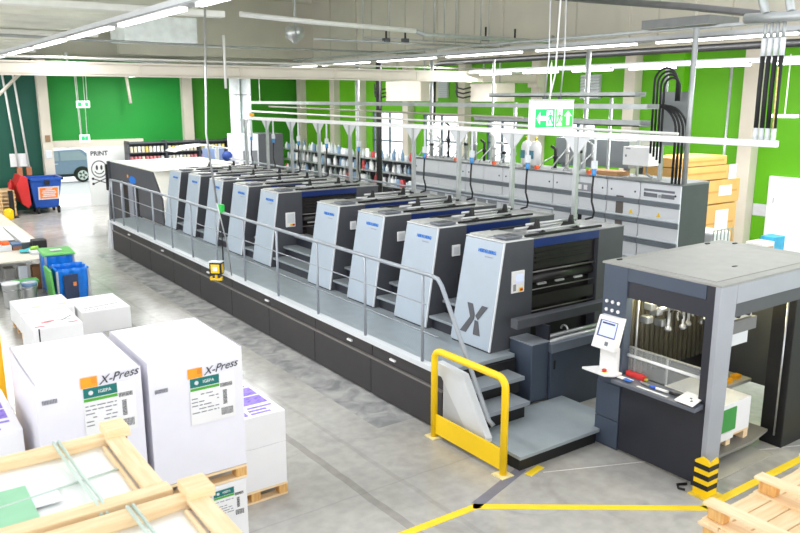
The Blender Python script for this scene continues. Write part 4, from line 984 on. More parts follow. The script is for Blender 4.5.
# ------------------------------------------------------------------ cartons by the right wall
rk = T('carton_trestle', 'wooden pallet base under the stacked cartons by the right wall', 'pallet', (13.9,9.2,0))
O('deck', MB().box(13.0,15.0,8.75,9.9,.1,.14), PINE, rk)
for x in (13.05,13.9,14.8): O('skid', MB().box(x,x+.12,8.75,9.9,0,.1), PINE, rk)
for i, (z0,z1,x0,x1,lab) in enumerate(((.14,1.2,13.0,15.0,'lowest brown carton by the right wall, mostly hidden'),(1.2,1.98,13.1,15.0,'big labelled brown carton second from the floor by the right wall'),
        (2.0,2.48,13.0,15.05,'brown carton with a white label third from the floor by the right wall'),(2.5,2.78,12.9,14.6,'flat brown carton with handwriting marks, under the topmost one'),(2.79,2.97,12.9,14.5,'topmost thin long brown carton by the right wall'))):
    t = T('carton', lab, 'box', ((x0+x1)/2,9.4,z0), 'brown cartons by the right wall')
    O('box', MB().box(x0,x1,9.0,9.8,z0,z1-.005), CARD, t, bevel=.008)
    O('tape', MB().box(x0+.1,x1-.1,8.995,9.0,(z0+z1)/2-.02,(z0+z1)/2+.02), CARDD, t)
    if i in (1,2): O('label', MB().box(x1-.75,x1-.3,8.99,8.996,z0+.15,z1-.12), WHITE, t)
    if i == 3: O('label', MB().box(x1-.02,x1+.25,8.98,8.99,z0-.02,z1), FACEED, t)
t = T('wire_container', 'white wire cage container in front of the brown cartons', 'cage', (13.3,8.4,0))
mb = MB()
for x in (13.0,13.12,13.24,13.36,13.48,13.6): mb.box(x,x+.015,8.2,8.215,.1,1.68)
for z in (.5,.9,1.3,1.66): mb.box(13.0,13.62,8.2,8.215,z,z+.015)
O('mesh', mb, PIPE, t); O('tank', MB().box(13.02,13.6,8.22,8.8,.12,1.62), mat('tank_white', (226,230,232), .3, 0, .04), t, bevel=.04)
O('base', MB().box(12.98,13.64,8.2,8.82,0,.1), PIPE, t)
t = T('detergent_carton', 'white carton with a brown label behind the feeder roof', 'box', (14.4,8.1,.9))
O('box', MB().box(14.1,14.55,7.86,8.2,.9,1.36), WHITE, t, bevel=.01); O('label', MB().box(14.15,14.5,7.85,7.86,1.1,1.28), mat('label_brown', (196,160,140), .5, 0, .2, 30), t)
S('blue_carton', MB().box(14.62,15.0,7.9,8.2,.9,1.42), mat('carton_blue', (60,170,220), .5, 0, .15, 8), 'bright blue carton beside the white carton behind the feeder roof', 'box', bevel=.01)
S('side_table', MB().box(14.0,15.4,7.7,8.4,.86,.9).box(14.05,14.1,7.75,7.8,0,.86).box(15.3,15.35,7.75,7.8,0,.86).box(14.05,14.1,8.3,8.35,0,.86).box(15.3,15.35,8.3,8.35,0,.86), CREAM, 'plain table behind the feeder carrying two cartons', 'table')

# ================================================================== left side of the hall
# blue waste container with open red lid
du = T('waste_container', 'large blue wheeled waste container with an orange notice and red lid open', 'container', (5.6,30.4,0))
O('body', MB().hexa([(5.22,30.1,.2),(6.0,30.1,.2),(6.0,30.85,.2),(5.22,30.85,.2)], [(5.06,29.95,1.22),(6.14,29.95,1.22),(6.14,31.0,1.22),(5.06,31.0,1.22)]), BINBLUE, du, bevel=.03)
O('rim', MB().box(5.02,6.2,29.9,29.98,1.2,1.3).box(5.02,6.2,30.98,31.06,1.2,1.3).box(5.02,5.1,29.9,31.06,1.2,1.3).box(6.12,6.2,29.9,31.06,1.2,1.3), BINBLUE, du, bevel=.015)
O('lid', MB().prism([(5.0,1.35),(4.78,1.45),(4.62,1.1),(4.75,.45),(4.95,.25),(5.05,.4)], 'y', 29.85, 30.95), RED, du, bevel=.03)
nt_ = O('notice', MB().hexa([(5.33,30.0,.52),(6.02,30.0,.52),(6.02,30.05,.52),(5.33,30.05,.52)], [(5.33,29.955,.98),(6.04,29.955,.98),(6.04,30.0,.98),(5.33,30.0,.98)]), FACEED, du)
O('orange_field', MB().hexa([(5.38,29.99,.56),(5.97,29.99,.56),(5.97,30.0,.56),(5.38,30.0,.56)], [(5.38,29.945,.94),(5.99,29.945,.94),(5.99,29.96,.94),(5.38,29.96,.94)]), mat('notice_orange', (244,130,50), .5, 0, .04), nt_)
mb = MB()
for k, wd in enumerate((.22,.42,.48,.40,.44)): mb.box(5.68-wd/2,5.68+wd/2,29.94-.001+.0-.0+(.04*k/5),29.95+.04*k/5,.88-.065*k,.91-.065*k)
O('text_lines', mb, FACEED, nt_)
O('lock', MB().box(5.55,5.72,29.86,29.93,1.05,1.22), BLACK, du, bevel=.015)
for x, y in ((5.3,30.1),(5.98,30.05),(5.3,30.8),(5.95,30.8)):
    O('wheel', MB().tube([(x-.035,y,.1),(x+.035,y,.1)], .1, 14), RUBBER, du); O('fork', MB().box(x-.05,x+.05,y-.04,y+.06,.12,.26), BLACK, du)
# pallets beside it
def pallet(t, x0, x1, y0, y1, z):
    O('top_boards', MB().box(x0,x1,y0,y0+.14,z+.1,z+.125).box(x0,x1,y0+.2,y0+.32,z+.1,z+.125).box(x0,x1,(y0+y1)/2-.07,(y0+y1)/2+.07,z+.1,z+.125).box(x0,x1,y1-.32,y1-.2,z+.1,z+.125).box(x0,x1,y1-.14,y1,z+.1,z+.125), PINE, t)
    for i in range(3):
        x = x0+(x1-x0-.1)*i/2
        for j in range(3): y = y0+(y1-y0-.14)*j/2; O('block', MB().box(x,x+.1,y,y+.14,z+.022,z+.1), BLOCK, t)
        O('skid', MB().box(x,x+.1,y0,y1,z,z+.022), PINEY, t)
p0 = T('pallet', 'lowest wooden pallet in the stack left of the blue container', 'pallet', (4.4,30.4,0), 'pallets in the far left stack'); pallet(p0, 3.62,4.57,30.0,31.1,0)
for k in range(1,7): dup(p0, (4.4+.02*math.sin(k*3),30.4,.13*k), '%s wooden pallet from the floor in the stack left of the blue container' % ORD[k])
S('red_canister', MB().lathe([(.09,0),(.1,.02),(.1,.22),(.03,.3),(.03,.34)], (4.55,30.5,.91+.0), 10), RED, 'red canister standing on the far left pallet stack', 'canister')
S('yellow_drum', MB().lathe([(.14,0),(.16,.02),(.16,.3),(.1,.36),(.05,.38)], (4.2,29.3,0), 12), YELLOW, 'yellow drum on the floor before the far left pallets', 'drum')
S('dark_lift_stand', MB().box(4.3,4.45,29.6,29.7,0,.95).box(4.2,4.55,29.5,29.75,0,.05), BLACK, 'black upright stand before the far left pallets', 'stand')

# parked car outside the open door
car = T('car', 'blue-grey car parked outside the open doorway', 'car', (8.3,41.5,-.02))
CARP = mat('car_paint', (126,142,172), .35, 0, .03)
body = [(5.6,.32),(5.5,.75),(5.65,.95),(6.6,1.05),(7.3,1.55),(9.4,1.62),(10.1,1.05),(10.35,.95),(10.4,.4),(10.3,.3)]
O('body', MB().prism(body, 'y', 40.7, 42.4), CARP, car, bevel=.05)
O('side_window', MB().prism([(7.0,1.08),(7.45,1.48),(8.3,1.52),(8.3,1.08)], 'y', 40.68, 40.71).prism([(8.38,1.08),(8.38,1.52),(9.3,1.54),(9.75,1.08)], 'y', 40.68, 40.71), mat('car_glass', (150,160,178), .3, 0, .02), car)
O('sill', MB().box(5.7,10.2,40.69,40.72,.28,.42), BLACK, car)
for x in (6.35,9.35):
    wv = O('wheel', MB().tube([(x,40.62,.34),(x,40.9,.34)], .35, 20), RUBBER, car)
    O('rim', MB().disc((x,40.61,.34), XP, ZP, .24, 20, .01), FACEED, wv)
    mb = MB()
    for k in range(5): a = 2*PI*k/5; mb.plates((x,40.602,.34), (math.cos(a),0,math.sin(a)), (-math.sin(a),0,math.cos(a)), [[(.07,-.05),(.2,-.04),(.2,.04),(.07,.05)]], .004)
    O('spoke_gap', mb, DARK, wv)
O('handle', MB().box(8.1,8.25,40.67,40.7,.92,.95), FACEED, car)
O('wheel_arch', MB().prism([(x_,z_) for x_, z_ in [(9.35+.43*math.cos(a),.34+.43*math.sin(a)) for a in [PI*k/12 for k in range(13)]]], 'y', 40.685, 40.70).prism([(6.35+.43*math.cos(a),.34+.43*math.sin(a)) for a in [PI*k/12 for k in range(13)]], 'y', 40.685, 40.70), BLACK, car)

# work table with printing plates
tb = T('work_table', 'white-topped work table with plates and small things on the left', 'table', (2.4,19,0))
O('table_top', MB().box(1.2,3.46,17.75,25.8,.82,.86), CREAM, tb, bevel=.006)
for x, y in ((1.3,17.8),(3.3,17.82),(3.3,21.6),(1.3,21.6),(3.3,25.6)): O('leg', MB().box(x,x+.08,y,y+.08,0,.82), DARK, tb)
O('lower_shelf', MB().box(1.3,3.25,18.1,25.4,.25,.28), FACEED, tb)
for k, (x,y,l) in enumerate(((2.45,21.8,2.6),(2.75,20.0,2.4),(3.08,19.6,2.6),(2.02,20.2,2.0))):
    ax = Vector((.06-.03*k,l/2,0)); ay = Vector((.14,-.02,0))
    t = T('printing_plate_stack', 'stack of thin white printing plates on the work table, %s from the left' % ORD[(1,2,3,0)[k]], 'plates', (x,y,.86), 'plate stacks on the work table')
    O('plates', MB().obox((x,y,.95), ax, ay, (0,0,.09)), WHITE, t, bevel=.01)
    O('black_edge', MB().obox((x+.11,y-.02,.935), ax*1.005, (.012,0,0), (0,0,.072)), BLACK, t)
    O('end_clip', MB().obox((x-.06+.03*k,y-l/2-.02,.94), (.15,0,0), (0,.05,0), (0,0,.08)), DARK, t, bevel=.01)
S('black_crate', MB().box(3.1,3.4,17.95,18.25,.86,1.1), BLACK, 'black box at the right edge of the work table', 'box', bevel=.02)
t = T('sponge_box', 'white box of orange sponges on the work table', 'box', (2.52,18.7,.86))
O('box', MB().box(2.3,2.72,18.3,18.75,.86,.98), FACEED, t, bevel=.01)
for x, y in ((2.4,18.45),(2.5,18.6),(2.62,18.45)): O('sponge', MB().lathe([(.05,0),(.085,.03),(.08,.09),(.04,.12)], (x,y,.95), 9), mat('sponge_orange', (246,110,50), .7, 0, .08, 20), t)
t = T('tool_caddy', 'small blue and brown caddy on the work table', 'caddy', (2.85,18.5,.86))
O('caddy', MB().box(2.74,2.96,18.3,18.75,.86,.95), mat('caddy_brown', (150,100,70), .6, 0, .1), t); O('lid', MB().box(2.73,2.97,18.29,18.76,.95,1.0), mat('caddy_blue', (60,90,130), .5, 0, .1), t)
S('turquoise_cloth', MB().sheet(lambda u,v: (2.8+.3*u+.05*v, 17.8+.4*v-.1*u, .875+.03*math.sin(7*u)*math.sin(6*v)+.02), 8, 8), mat('cloth_turquoise', (70,190,200), .8, 0, .1), 'crumpled turquoise cloth on the work table', 'cloth', solid=.01)
t = T('spray_tray', 'pale tray with a lime bottle and dark cap on the work table', 'tray', (3.12,17.7,.86))
O('tray', MB().box(2.98,3.28,17.5,17.9,.86,.92), FACEED, t, bevel=.01); O('bottle', MB().tube([(3.02,17.8,.96),(3.18,17.85,.96)], .04), mat('bottle_lime', (160,210,80), .4, 0, .05), t); O('cap', MB().box(3.22,3.3,17.55,17.62,.92,.97), BLACK, t)
# under the table
for i, (x,y,w_,d_,h,m,lab) in enumerate(((2.75,17.3,.18,.3,.55,FACEED,'pale carton on the floor under the work table'),(3.05,17.3,.22,.3,.5,mat('wood_box',(150,104,66),.6,0,.1),'brown wooden box under the work table'),(2.5,17.4,.2,.3,.5,mat('grey_bag',(140,138,134),.6,0,.1),'grey bundle under the work table'))):
    S(('carton','wooden_box','bundle')[i], MB().box(x-w_/2,x+w_/2,y-d_/2,y+d_/2,0,h*.99), m, lab, ('box','box','bundle')[i], bevel=.015)
S('green_crate_lid', MB().box(2.45,2.92,17.3,17.6,.3,.36).box(2.48,2.52,17.32,17.36,0,.3).box(2.85,2.89,17.54,17.58,0,.3), LIDGRN, 'green flat tray beneath the edge of the work table', 'tray', bevel=.01)
def bucket(x, y, r, h, lab, lid):
    t = T('metal_bucket', lab, 'bucket', (x,y,0), 'metal buckets by the work table')
    O('body', MB().lathe([(r*.85,0),(r*.87,.02),(r*.98,h),(r,h+.01),(r*.98,h+.02)], (x,y,0), 18), STEEL, t)
    O('band', MB().lathe([(r*.97,h*.75),(r*1.0,h*.78),(r*.99,h*.82)], (x,y,0), 18), mat('band_grey', (150,152,154), .3, .7, .05), t)
    if lid: O('lid', MB().lathe([(r*1.06,h+.02),(r*1.08,h+.03),(r*1.06,h+.05),(r*.1,h+.055)], (x,y,0), 18), FACEED, t)
    else: O('bag_liner', MB().lathe([(r*1.03,h-.05),(r*1.05,h+.02),(r*.95,h+.03),(r*.8,h-.1)], (x,y,0), 12), mat('liner_blue', (120,150,190), .3, 0, .2), t)
    O('handle', MB().tube([(x+r,y,h)]+[tuple(p) for p in arc((x,y-.02,h-.02), r*1.02, 0, -PI, 8, XP, (YP*.8-ZP*-.6))]+[(x-r,y,h)], .008, 6), STEEL, t)
bucket(2.28, 16.65, .16, .46, 'shiny metal bucket with a pale lid, left of the two', True)
bucket(2.64, 16.8, .15, .42, 'shiny metal bucket with a blue-lined rim, right of the two', False)
# bag bins
def bagbin(x0,x1,y0,y1,z1,lab,front):
    t = T('bag_bin', lab, 'bin', ((x0+x1)/2,(y0+y1)/2,0))
    for u in (x0,x1):
        for v in (y0,y1): O('post', MB().box(u-.02,u+.02,v-.02,v+.02,0,z1), STEEL, t)
    N_ = 40
    def ring(u):
        q = u*4; s = q % 1; k = int(q) % 4
        c = [(x0,y0),(x1,y0),(x1,y1),(x0,y1)]; a, b = c[k], c[(k+1)%4]
        return a[0]+(b[0]-a[0])*s, a[1]+(b[1]-a[1])*s
    def f(u, v):
        px, py = ring(u % 1.0); cx_, cy_ = (x0+x1)/2, (y0+y1)/2
        k = 1+.05*math.sin(u*2*PI*11+v*2)*(.3+v) - .10*(1-v)
        return (cx_+(px-cx_)*k, cy_+(py-cy_)*k, .04+(z1+.03-.04)*v+.006*math.sin(u*2*PI*9)*(v > .95))
    O('bag', MB().sheet(f, 64, 10), BAGBLUE, t, solid=.006)
    O('bag_fill', MB().box(x0+.05,x1-.05,y0+.05,y1-.05,.05,z1-.22), BAGBLUE, t, bevel=.05)
    return t
t = bagbin(3.05,3.6,17.12,17.66,.86,'blue bag bin with its green lid closed, nearest the work table',0)
O('lid', MB().hexa([(2.98,17.05,.88),(3.65,17.05,.86),(3.67,17.7,.89),(3.0,17.7,.92)], [(3.0,17.07,.93),(3.63,17.07,.91),(3.65,17.68,.94),(3.02,17.68,.97)]), LIDGRN, t, bevel=.02)
O('lid_label', MB().box(3.2,3.42,17.25,17.45,.945,.95), FACEED, t)
t = bagbin(3.1,3.70,16.36,16.98,.68,'open blue bag bin with a green panel on its side, beside the white pallets',1)
O('lid', MB().hexa([(3.0,16.36,.1),(3.05,16.36,.1),(3.05,16.95,.12),(3.0,16.95,.12)], [(2.96,16.36,.70),(3.01,16.36,.70),(3.01,16.95,.72),(2.96,16.95,.72)]), LIDGRN, t, bevel=.015)
O('dark_window', MB().box(3.2,3.48,16.29,16.32,.1,.6), mat('bin_dark_blue', (40,54,84), .4, 0, .2, 8), t, bevel=.01)
O('bag_ticket', MB().box(3.38,3.44,16.275,16.29,.36,.44), mat('ticket_orange', (230,140,80), .5, 0, .05), t)

for o in list(C.objects):
    if o.parent is None and 'work table' in o.get('label','') and o['category'] not in ('bucket','bin') and 'under' not in o['label'] and 'beneath' not in o['label']:
        o.location.z -= .14 if o['category'] != 'table' else 0
        if o['category'] != 'table': o.location.y += .75
    elif o.parent is None and 'under the work table' in o.get('label',''): o.location.y += .9
for o in list(C.objects):
    if o.name.startswith('work_table'): o.scale.z = .72/.86

for o in list(C.objects):
    if o.parent is None and o.get('label','').startswith('lower small green exit'): o.location.y += .16

for i, (x, z0) in enumerate(((12.8,5.6),(13.15,5.55),(13.5,5.55),(13.9,5.5),(14.8,5.5),(15.1,5.5),(10.9,5.5),(9.0,5.5),(11.7,5.5))):
    pipe('hanger_rod', [(x,17.0,z0),(x,17.0,7.9)], .018, PIPE, 'thin hanger rod under the roof, %s from the left of the row at the top' % ORD[[3,4,5,6,7,8,1,0,2][i]], 'rod', 6)
for i, (x, y, z) in enumerate(((11.6,17,5.5),(12.2,17,5.52),(13.4,15.2,5.5),(14.4,15.2,5.5))):
    t = T('hanging_clamp', 'small dark clamp block on the roof pipes, %s from the left' % ORD[i], 'valve', (x,y,z))  # clamp blocks with stems, added as clutter on the roof pipes
    O('block', MB().box(x-.09,x+.09,y-.06,y+.06,z,z+.10), DARK, t, bevel=.01); O('stem', MB().tube([(x,y,z+.1),(x,y,z+.34)], .025), BLACK, t)
S('conduit_run', MB().tube([(9.5,17,5.5),(16,17,5.5)], .03).tube([(11,17.1,5.6),(16,17.1,5.6)], .02), PIPE, 'pair of thin conduits under the roof carried by hanger rods', 'pipe')
# ================================================================== paper piles in the foreground
def pile_pallet(t, x0, x1, y0, y1, z, h=.13):
    O('pallet_boards', MB().box(x0,x1,y0,y0+.1,z+h-.025,z+h).box(x0,x1,y0+.2,y0+.3,z+h-.025,z+h).box(x0,x1,(y0+y1)/2-.05,(y0+y1)/2+.05,z+h-.025,z+h).box(x0,x1,y1-.3,y1-.2,z+h-.025,z+h).box(x0,x1,y1-.1,y1,z+h-.025,z+h), PINE, t)
    for i in range(3):
        x = x0+(x1-x0-.1)*i/2
        for y in (y0,(y0+y1)/2-.05,y1-.1): O('pallet_block', MB().box(x,x+.1,y,y+.1,z+.022,z+h-.025), BLOCK, t)
    for y in (y0,(y0+y1)/2-.05,y1-.1): O('pallet_skid', MB().box(x0,x1,y,y+.1,z,z+.022), PINE, t)
def wrapped(t, x0, x1, y0, y1, z0, z1):
    """shrink-wrapped block: slightly bulging faces, soft edges"""
    mb = MB(); n = 8
    def blk(axis, s):
        def f(u, v):
            if axis == 'x': return ((x1 if s else x0)+.006*math.sin(9*v+3*u)*math.sin(PI*u), y0+(y1-y0)*u, z0+(z1-z0)*v)
            return (x0+(x1-x0)*u, (y1 if s else y0)+.006*math.sin(11*v+5*u)*math.sin(PI*u), z0+(z1-z0)*v)
        return f
    O('paper_block', MB().box(x0+.008,x1-.008,y0+.008,y1-.008,z0,z1), PAPER, t, bevel=.012)
    O('wrap', mb.sheet(blk('x',0),6,10).sheet(blk('x',1),6,10).sheet(blk('y',0),6,10).sheet(blk('y',1),6,10), mat('lavender_film', (232,231,240), .3, 0, .02, 5), t)
def ream_label(t, x, y, z, s=1.0, hand=True, shear=.15):
    """label sheet on the near face: x,z is its upper left corner"""
    y -= .004; e = .003
    lb = O('label', MB().box(x,x+.40*s,y-e,y,z-.42*s,z), WHITE, t)
    O('teal_band', MB().box(x+.005,x+.26*s,y-2*e,y-e,z-.085*s,z-.005), LABTEAL, lb)
    O('green_band', MB().box(x+.005,x+.26*s,y-2*e,y-e,z-.115*s,z-.092*s), LABGRN, lb)
    text('label_lettering', 'IGEPA', .038*s, (x+.165*s,y-2*e,z-.045*s), XP, ZP, WHITE, lb, .002)
    O('label_emblem', MB().disc((x+.06*s,y-2*e,z-.045*s), XP, ZP, .018*s, 14, .002), FACEED, lb)
    mb = MB(); random.seed(int(x*100))
    for r in range(6):
        zz = z-.15*s-.032*s*r; xx = x+.012
        while xx < x+.24*s: w_ = .02+.05*random.random(); mb.box(xx,min(xx+w_,x+.25*s),y-2*e+.001,y-e,zz-.008*s,zz) if random.random()<.75 else None; xx += w_+.012
    O('printed_lines', mb, INKG, lb)
    mb = MB(); xx = x+.27*s
    while xx < x+.37*s: mb.box(xx,xx+.006*s,y-2*e+.001,y-e,z-.13*s,z-.095*s); mb.box(xx,xx+.005*s,y-2*e+.001,y-e,z-.385*s,z-.32*s); xx += .011*s
    zz = z-.16*s
    while zz > z-.29*s: mb.box(x+.29*s,x+.325*s,y-2*e+.001,y-e,zz-.007*s,zz); zz -= .012*s
    O('bar_code', mb, INK, lb)
    if hand:
        O('orange_ticket', MB().box(x-.01*s,x+.115*s,y-2.6*e,y-1.6*e,z+.0,z+.085*s), ORANGE, t)
        O('orange_ticket_mark', MB().box(x+.07*s,x+.11*s,y-3*e,y-2.5*e,z+.03,z+.08*s), mat('ticket_dark', (226,140,30), .5, 0, .1), t)
        text('handwriting', 'X-Press', .096*s, (x+.28*s,y-e,z+.05*s), (1,0,.10), ZP, INK, t, .002, shear=.35)
        mb = MB(); xx = x-.29*s
        while xx < x-.19*s: mb.box(xx,xx+.006,y-e,y,z-.07,z-.035); xx += .011
        O('stamped_code', mb, INKG, t)
def double_pile(name, label, x0, x1, y0, y1, lx):
    t = T(name, label, 'paper pile', ((x0+x1)/2,(y0+y1)/2,0))
    pile_pallet(t, x0, x1, y0, y1, 0); O('lower_block', MB().box(x0,x1-.005,y0,y1,.13,.76), PAPERB, t, bevel=.01)
    if lx: ream_label(t, x1-.33, y0, .72, .75, False)
    pile_pallet(t, x0, x1, y0, y1, .765); wrapped(t, x0, x1, y0, y1, .90, 2.0)
    return t
t = double_pile('paper_pile', 'left one of two tall white wrapped paper piles with handwriting', .905, 1.69, 6.0, 7.12, False)
ream_label(t, 1.235, 6.0, 1.905)
t = double_pile('paper_pile', 'right one of two tall white wrapped paper piles with handwriting', 1.745, 2.56, 6.0, 7.1, True)
ream_label(t, 2.08, 6.0, 1.80)
PURP = banded_print('purple_print', (150,128,220), (84,54,186), 9)
def purple(t, x0, x1, y0, y1, z):
    mb = MB(); rnd = random.Random(5)
    nx, ny = 2, 4
    for i in range(nx):
        for j in range(ny):
            a, b = x0+.03+(x1-x0-.04)*i/nx, x0+(x1-x0-.04)*(i+1)/nx
            c, d = y0+.03+(y1-y0-.04)*j/ny, y0+(y1-y0-.04)*(j+1)/ny
            k = rnd.random()
            if k < .8: mb.box(a,b,c,d,z,z+.0015)
            else:
                e = (d-c)/3
                for q in range(3): mb.box(a+.05*rnd.random(),b-.18*rnd.random(),c+e*q,c+e*(q+.55),z,z+.0015)
    O('purple_print', mb, PURP, t, label='purple printed panels')
# pile with purple printed sheets on top
t = T('printed_pile', 'white pile with purple printed sheets on a pallet right of the tall piles', 'paper pile', (2.97,7.3,0))
pile_pallet(t, 2.62, 3.35, 6.79, 7.9, 0, .14)
O('lower_sheets', MB().box(2.62,3.345,6.79,7.9,.14,.60), PAPERB, t, bevel=.004); O('upper_sheets', MB().box(2.62,3.35,6.795,7.9,.603,.945), PAPERB, t, bevel=.004)
O('top_sheet', MB().box(2.63,3.34,6.81,7.88,.945,.950), PAPER, t); purple(t, 2.63, 3.34, 6.81, 7.88, .95)
t = T('printed_pile', 'white pile with purple printed sheets at the left edge, behind the tall left pile', 'paper pile', (.4,6.75,0))
pile_pallet(t, .0, .83, 6.25, 7.28, 0); O('sheets', MB().box(0,.83,6.25,7.28,.13,1.59), PAPERB, t, bevel=.006)
O('top_sheet', MB().box(.02,.81,6.27,7.26,1.59,1.595), PAPER, t); purple(t, .02, .81, 6.27, 7.26, 1.595)
S('rack_upright', MB().box(.80,.90,7.5,7.6,0,3.6), mat('rack_yellow', (250,186,0), .4, 0, .03), 'yellow steel upright at the left edge behind the white piles', 'post', bevel=.008)
# low piles in the middle distance
def low_pile(label, x0, x1, y0, y1, z1, zp, marks):
    t = T('low_paper_pile', label, 'paper pile', ((x0+x1)/2,(y0+y1)/2,0)); 
    if zp: pile_pallet(t, x0+.02, x1-.02, y0+.02, y1-.02, 0, zp)
    O('sheets', MB().box(x0,x1,y0,y1,zp,z1), PAPERB, t, bevel=.008)
    O('top_sheet', MB().box(x0+.01,x1-.01,y0+.01,y1-.01,z1,z1+.006), PAPER, t)
    mb = MB(); mr = MB()
    if marks == 'dots':
        for k in range(9): mb.box(x0+.08+.07*k,x0+.10+.07*k,y0+.08+.03*(k%2),y0+.12+.03*(k%2),z1+.006,z1+.009)
        mb.obox((x0+.4,y0+.3,z1+.008), (.3,.05,0), (-.003,.012,0), (0,0,.001)); O('ink_marks', mb, INKG, t)
    elif marks == 'red':
        for cx_, cy_ in ((x0+.12,y0+.10),(x1-.12,y0+.12),(x0+.25,y0+.3),(x0+.3,y0+.34)): mr.box(cx_-.07,cx_+.07,cy_-.03,cy_+.03,z1+.006,z1+.009)
        O('red_print', mr, mat('print_red', (214,120,130), .6, 0, .3, 30), t)
        mb.obox((x0+.45,y0+.35,z1+.008), (.17,-.03,0), (.002,.008,0), (0,0,.001)); mb.obox((x0+.58,y0+.42,z1+.008), (.1,.12,0), (-.008,.008,0), (0,0,.001)); O('pen_line', mb, INKG, t)
        O('strap', MB().box(x0+.08,x0+.10,y0-.003,y0,zp,z1), INK, t)
    elif marks == 'yellow':
        for cx_ in (x0+.3,x0+.75): mr.box(cx_-.06,cx_+.06,y0+.2,y0+.3,z1+.006,z1+.009)
        O('yellow_print', mr, mat('print_yellow', (240,230,150), .6, 0, .2, 30), t)
    return t
low_pile('low white paper pile with dotted ink marks behind the tall piles', 2.98, 3.82, 13.9, 15.05, .40, 0, 'dots')
low_pile('white paper pile on a pallet with red print and a pen line', 1.93, 2.66, 12.4, 13.42, .65, .13, 'red')
low_pile('flat white pile with pale yellow print behind the pile with red print', 2.03, 2.93, 14.2, 15.2, .48, .13, 'yellow')

# wooden lids on paper stacks, nearest foreground left
def lid_stack(label, x0, x1, y0, y1, z, green, seed):
    t = T('crated_paper_stack', label, 'paper pile', ((x0+x1)/2,(y0+y1)/2,0))
    pile_pallet(t, x0, x1, y0, y1, 0)
    O('paper_block', MB().box(x0+.02,x1-.02,y0+.02,y1-.02,.13,z-.085), PAPER, t, bevel=.01)
    zt = z
    O('back_rail', MB().box(x0,x1-.10,y1-.115,y1-.015,zt-.085,zt-.02), PINE, t, bevel=.006)
    O('front_rail', MB().box(x0,x1-.0,y0+.005,y0+.115,zt-.085,zt-.02), PINE, t, bevel=.006)
    O('side_rail', MB().box(x1-.135,x1-.02,y0+.11,y1-.12,zt-.045,zt-.015), PINEY, t, bevel=.005)
    O('side_rail_inner', MB().box(x1-.165,x1-.145,y0+.12,y1-.16,zt-.085,zt-.05), PINEY, t, bevel=.004)
    O('corner_block', MB().box(x1-.13,x1+.02,y1-.15,y1+.04,zt-.03,zt+.03), PINE, t, bevel=.006)
    O('corner_foot', MB().box(x1-.115,x1+.0,y1-.13,y1+.0,zt-.085,zt-.03), wood('knot_brown', (170,110,66), (120,76,44), 0, 14), t)
    O('film', MB().sheet(lambda u,v: (x0+.01+(x1-x0-.16)*u, y0+.115+(y1-y0-.23)*v, zt-.075+.008*math.sin(6*u+4*v)*math.sin(5*v)), 14, 10), WRAP, t, solid=.003)
    for xx in (x1-.42,x1-.39): O('strap', MB().tube([(xx,y1+.01,zt-.06),(xx,y1-.02,zt-.012),(xx+.02,(y0+y1)/2,zt-.035),(xx+.03,y0+.11,zt-.015),(xx+.03,y0-.01,zt-.05)], .011, 6), mat('strap_green', (196,214,204), .35, 0, .04), t)
    O('cross_strap', MB().tube([(x0,y0+.36,zt-.06),(x1-.16,y0+.50,zt-.058)], .007, 6), MATS['strap_green'], t)
    if green:
        O('green_slip', MB().box(x0+.15,x0+.48,y0+.14,y0+.60,zt-.062,zt-.058), mat('slip_green', (150,206,168), .6, 0, .06, 5), t)
        O('white_slip', MB().box(x0+.46,x0+.62,y0+.30,y0+.62,zt-.062,zt-.060), mat('slip_pale', (234,240,246), .4, 0, .03), t)
    return t
lid_stack('paper stack under a pale wooden lid frame with a green slip', .10, 1.235, 3.92, 4.93, 2.0, True, 1)
lid_stack('paper stack under a pale wooden lid frame cut by the bottom edge', .41, 1.385, 2.86, 3.88, 2.0, False, 2)

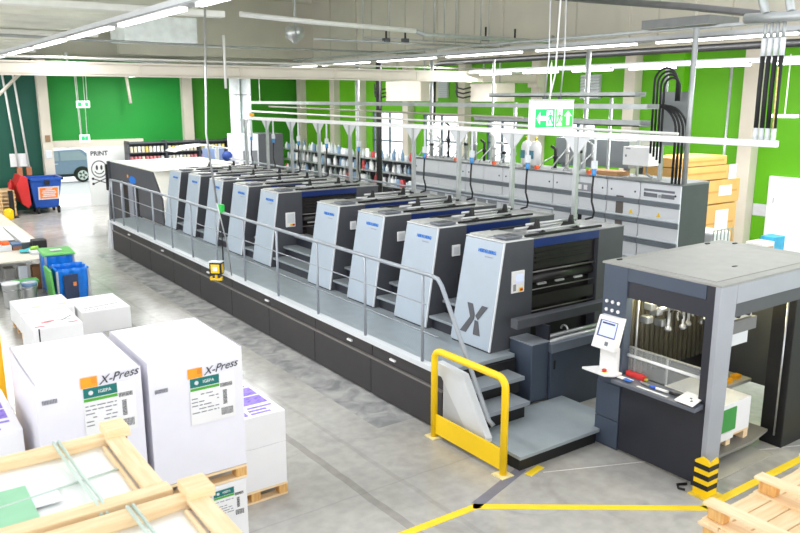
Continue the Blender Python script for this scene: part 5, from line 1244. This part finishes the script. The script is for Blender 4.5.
# stack of pallets, lower right
def big_pallet(label, z):
    t = T('wooden_pallet', label, 'pallet', (4.95,2.2,z), 'pallets in the right foreground stack')
    mb = MB(); x = 4.08
    ys = [2.64-.135*k for k in range(8)]
    for y in ys: mb.box(4.30,5.70,y-.125,y,z,z+.022)
    O('deck_boards', mb, PINE, t, bevel=.004)
    O('cross_board', MB().box(4.32,4.44,1.6,2.64,z+.022,z+.035).box(4.93,5.05,1.6,2.64,z+.022,z+.035).box(5.54,5.66,1.6,2.64,z+.022,z+.035), PINEY, t)
    for x in (4.38,4.99,5.60):
        for y in (2.56,2.12,1.68): O('block', MB().box(x-.045,x+.045,y-.06,y+.06,z+.035,z+.127), BLOCK, t, bevel=.014)
        O('skid', MB().box(x-.055,x+.055,1.6,2.65,z+.127,z+.148), PINEY, t, bevel=.004)
    return t
W = ['lowest','second from the floor','third from the floor','fourth from the floor','fifth from the floor','sixth from the floor','seventh from the floor','third from the top','second from the top','topmost']
b0 = big_pallet('lowest pale wooden pallet of the stack at the lower right', 0)
for k in range(1,10): dup(b0, (4.95+.012*math.sin(k*2.1),2.2+.012*math.cos(k*1.7),.149*k), '%s pale wooden pallet of the stack at the lower right' % W[k])

# floor markings
def mark(pts, wd, m, name='floor_marking'):
    mb = MB()
    for (xa,ya),(xb,yb) in zip(pts, pts[1:]):
        d = Vector((xb-xa,yb-ya,0)); n_ = Vector((-d.y,d.x,0)).normalized()*wd/2
        mb.obox(((xa+xb)/2,(ya+yb)/2,.0015), d*.5+d.normalized()*wd*.35, n_, (0,0,.0015))
    o = ST(name, mb, m); return o
FL = mat('floor_tape_yellow', (250,214,40), .5, 0, .06, 5)
mark([(2.9,5.45),(4.80,5.425),(6.68,4.05)], .095, FL); mark([(6.72,4.055),(11.5,4.06)], .095, FL)
mark([(4.86,5.46),(5.72,5.74)], .12, mat('floor_tape_grey', (118,118,130), .5, 0, .08, 6))
mark([(5.74,5.61),(5.95,5.66)], .09, FL)
mark([(5.9,5.55),(9.2,4.13)], .012, mat('chalk_line', (214,210,204), .6, 0, .1))
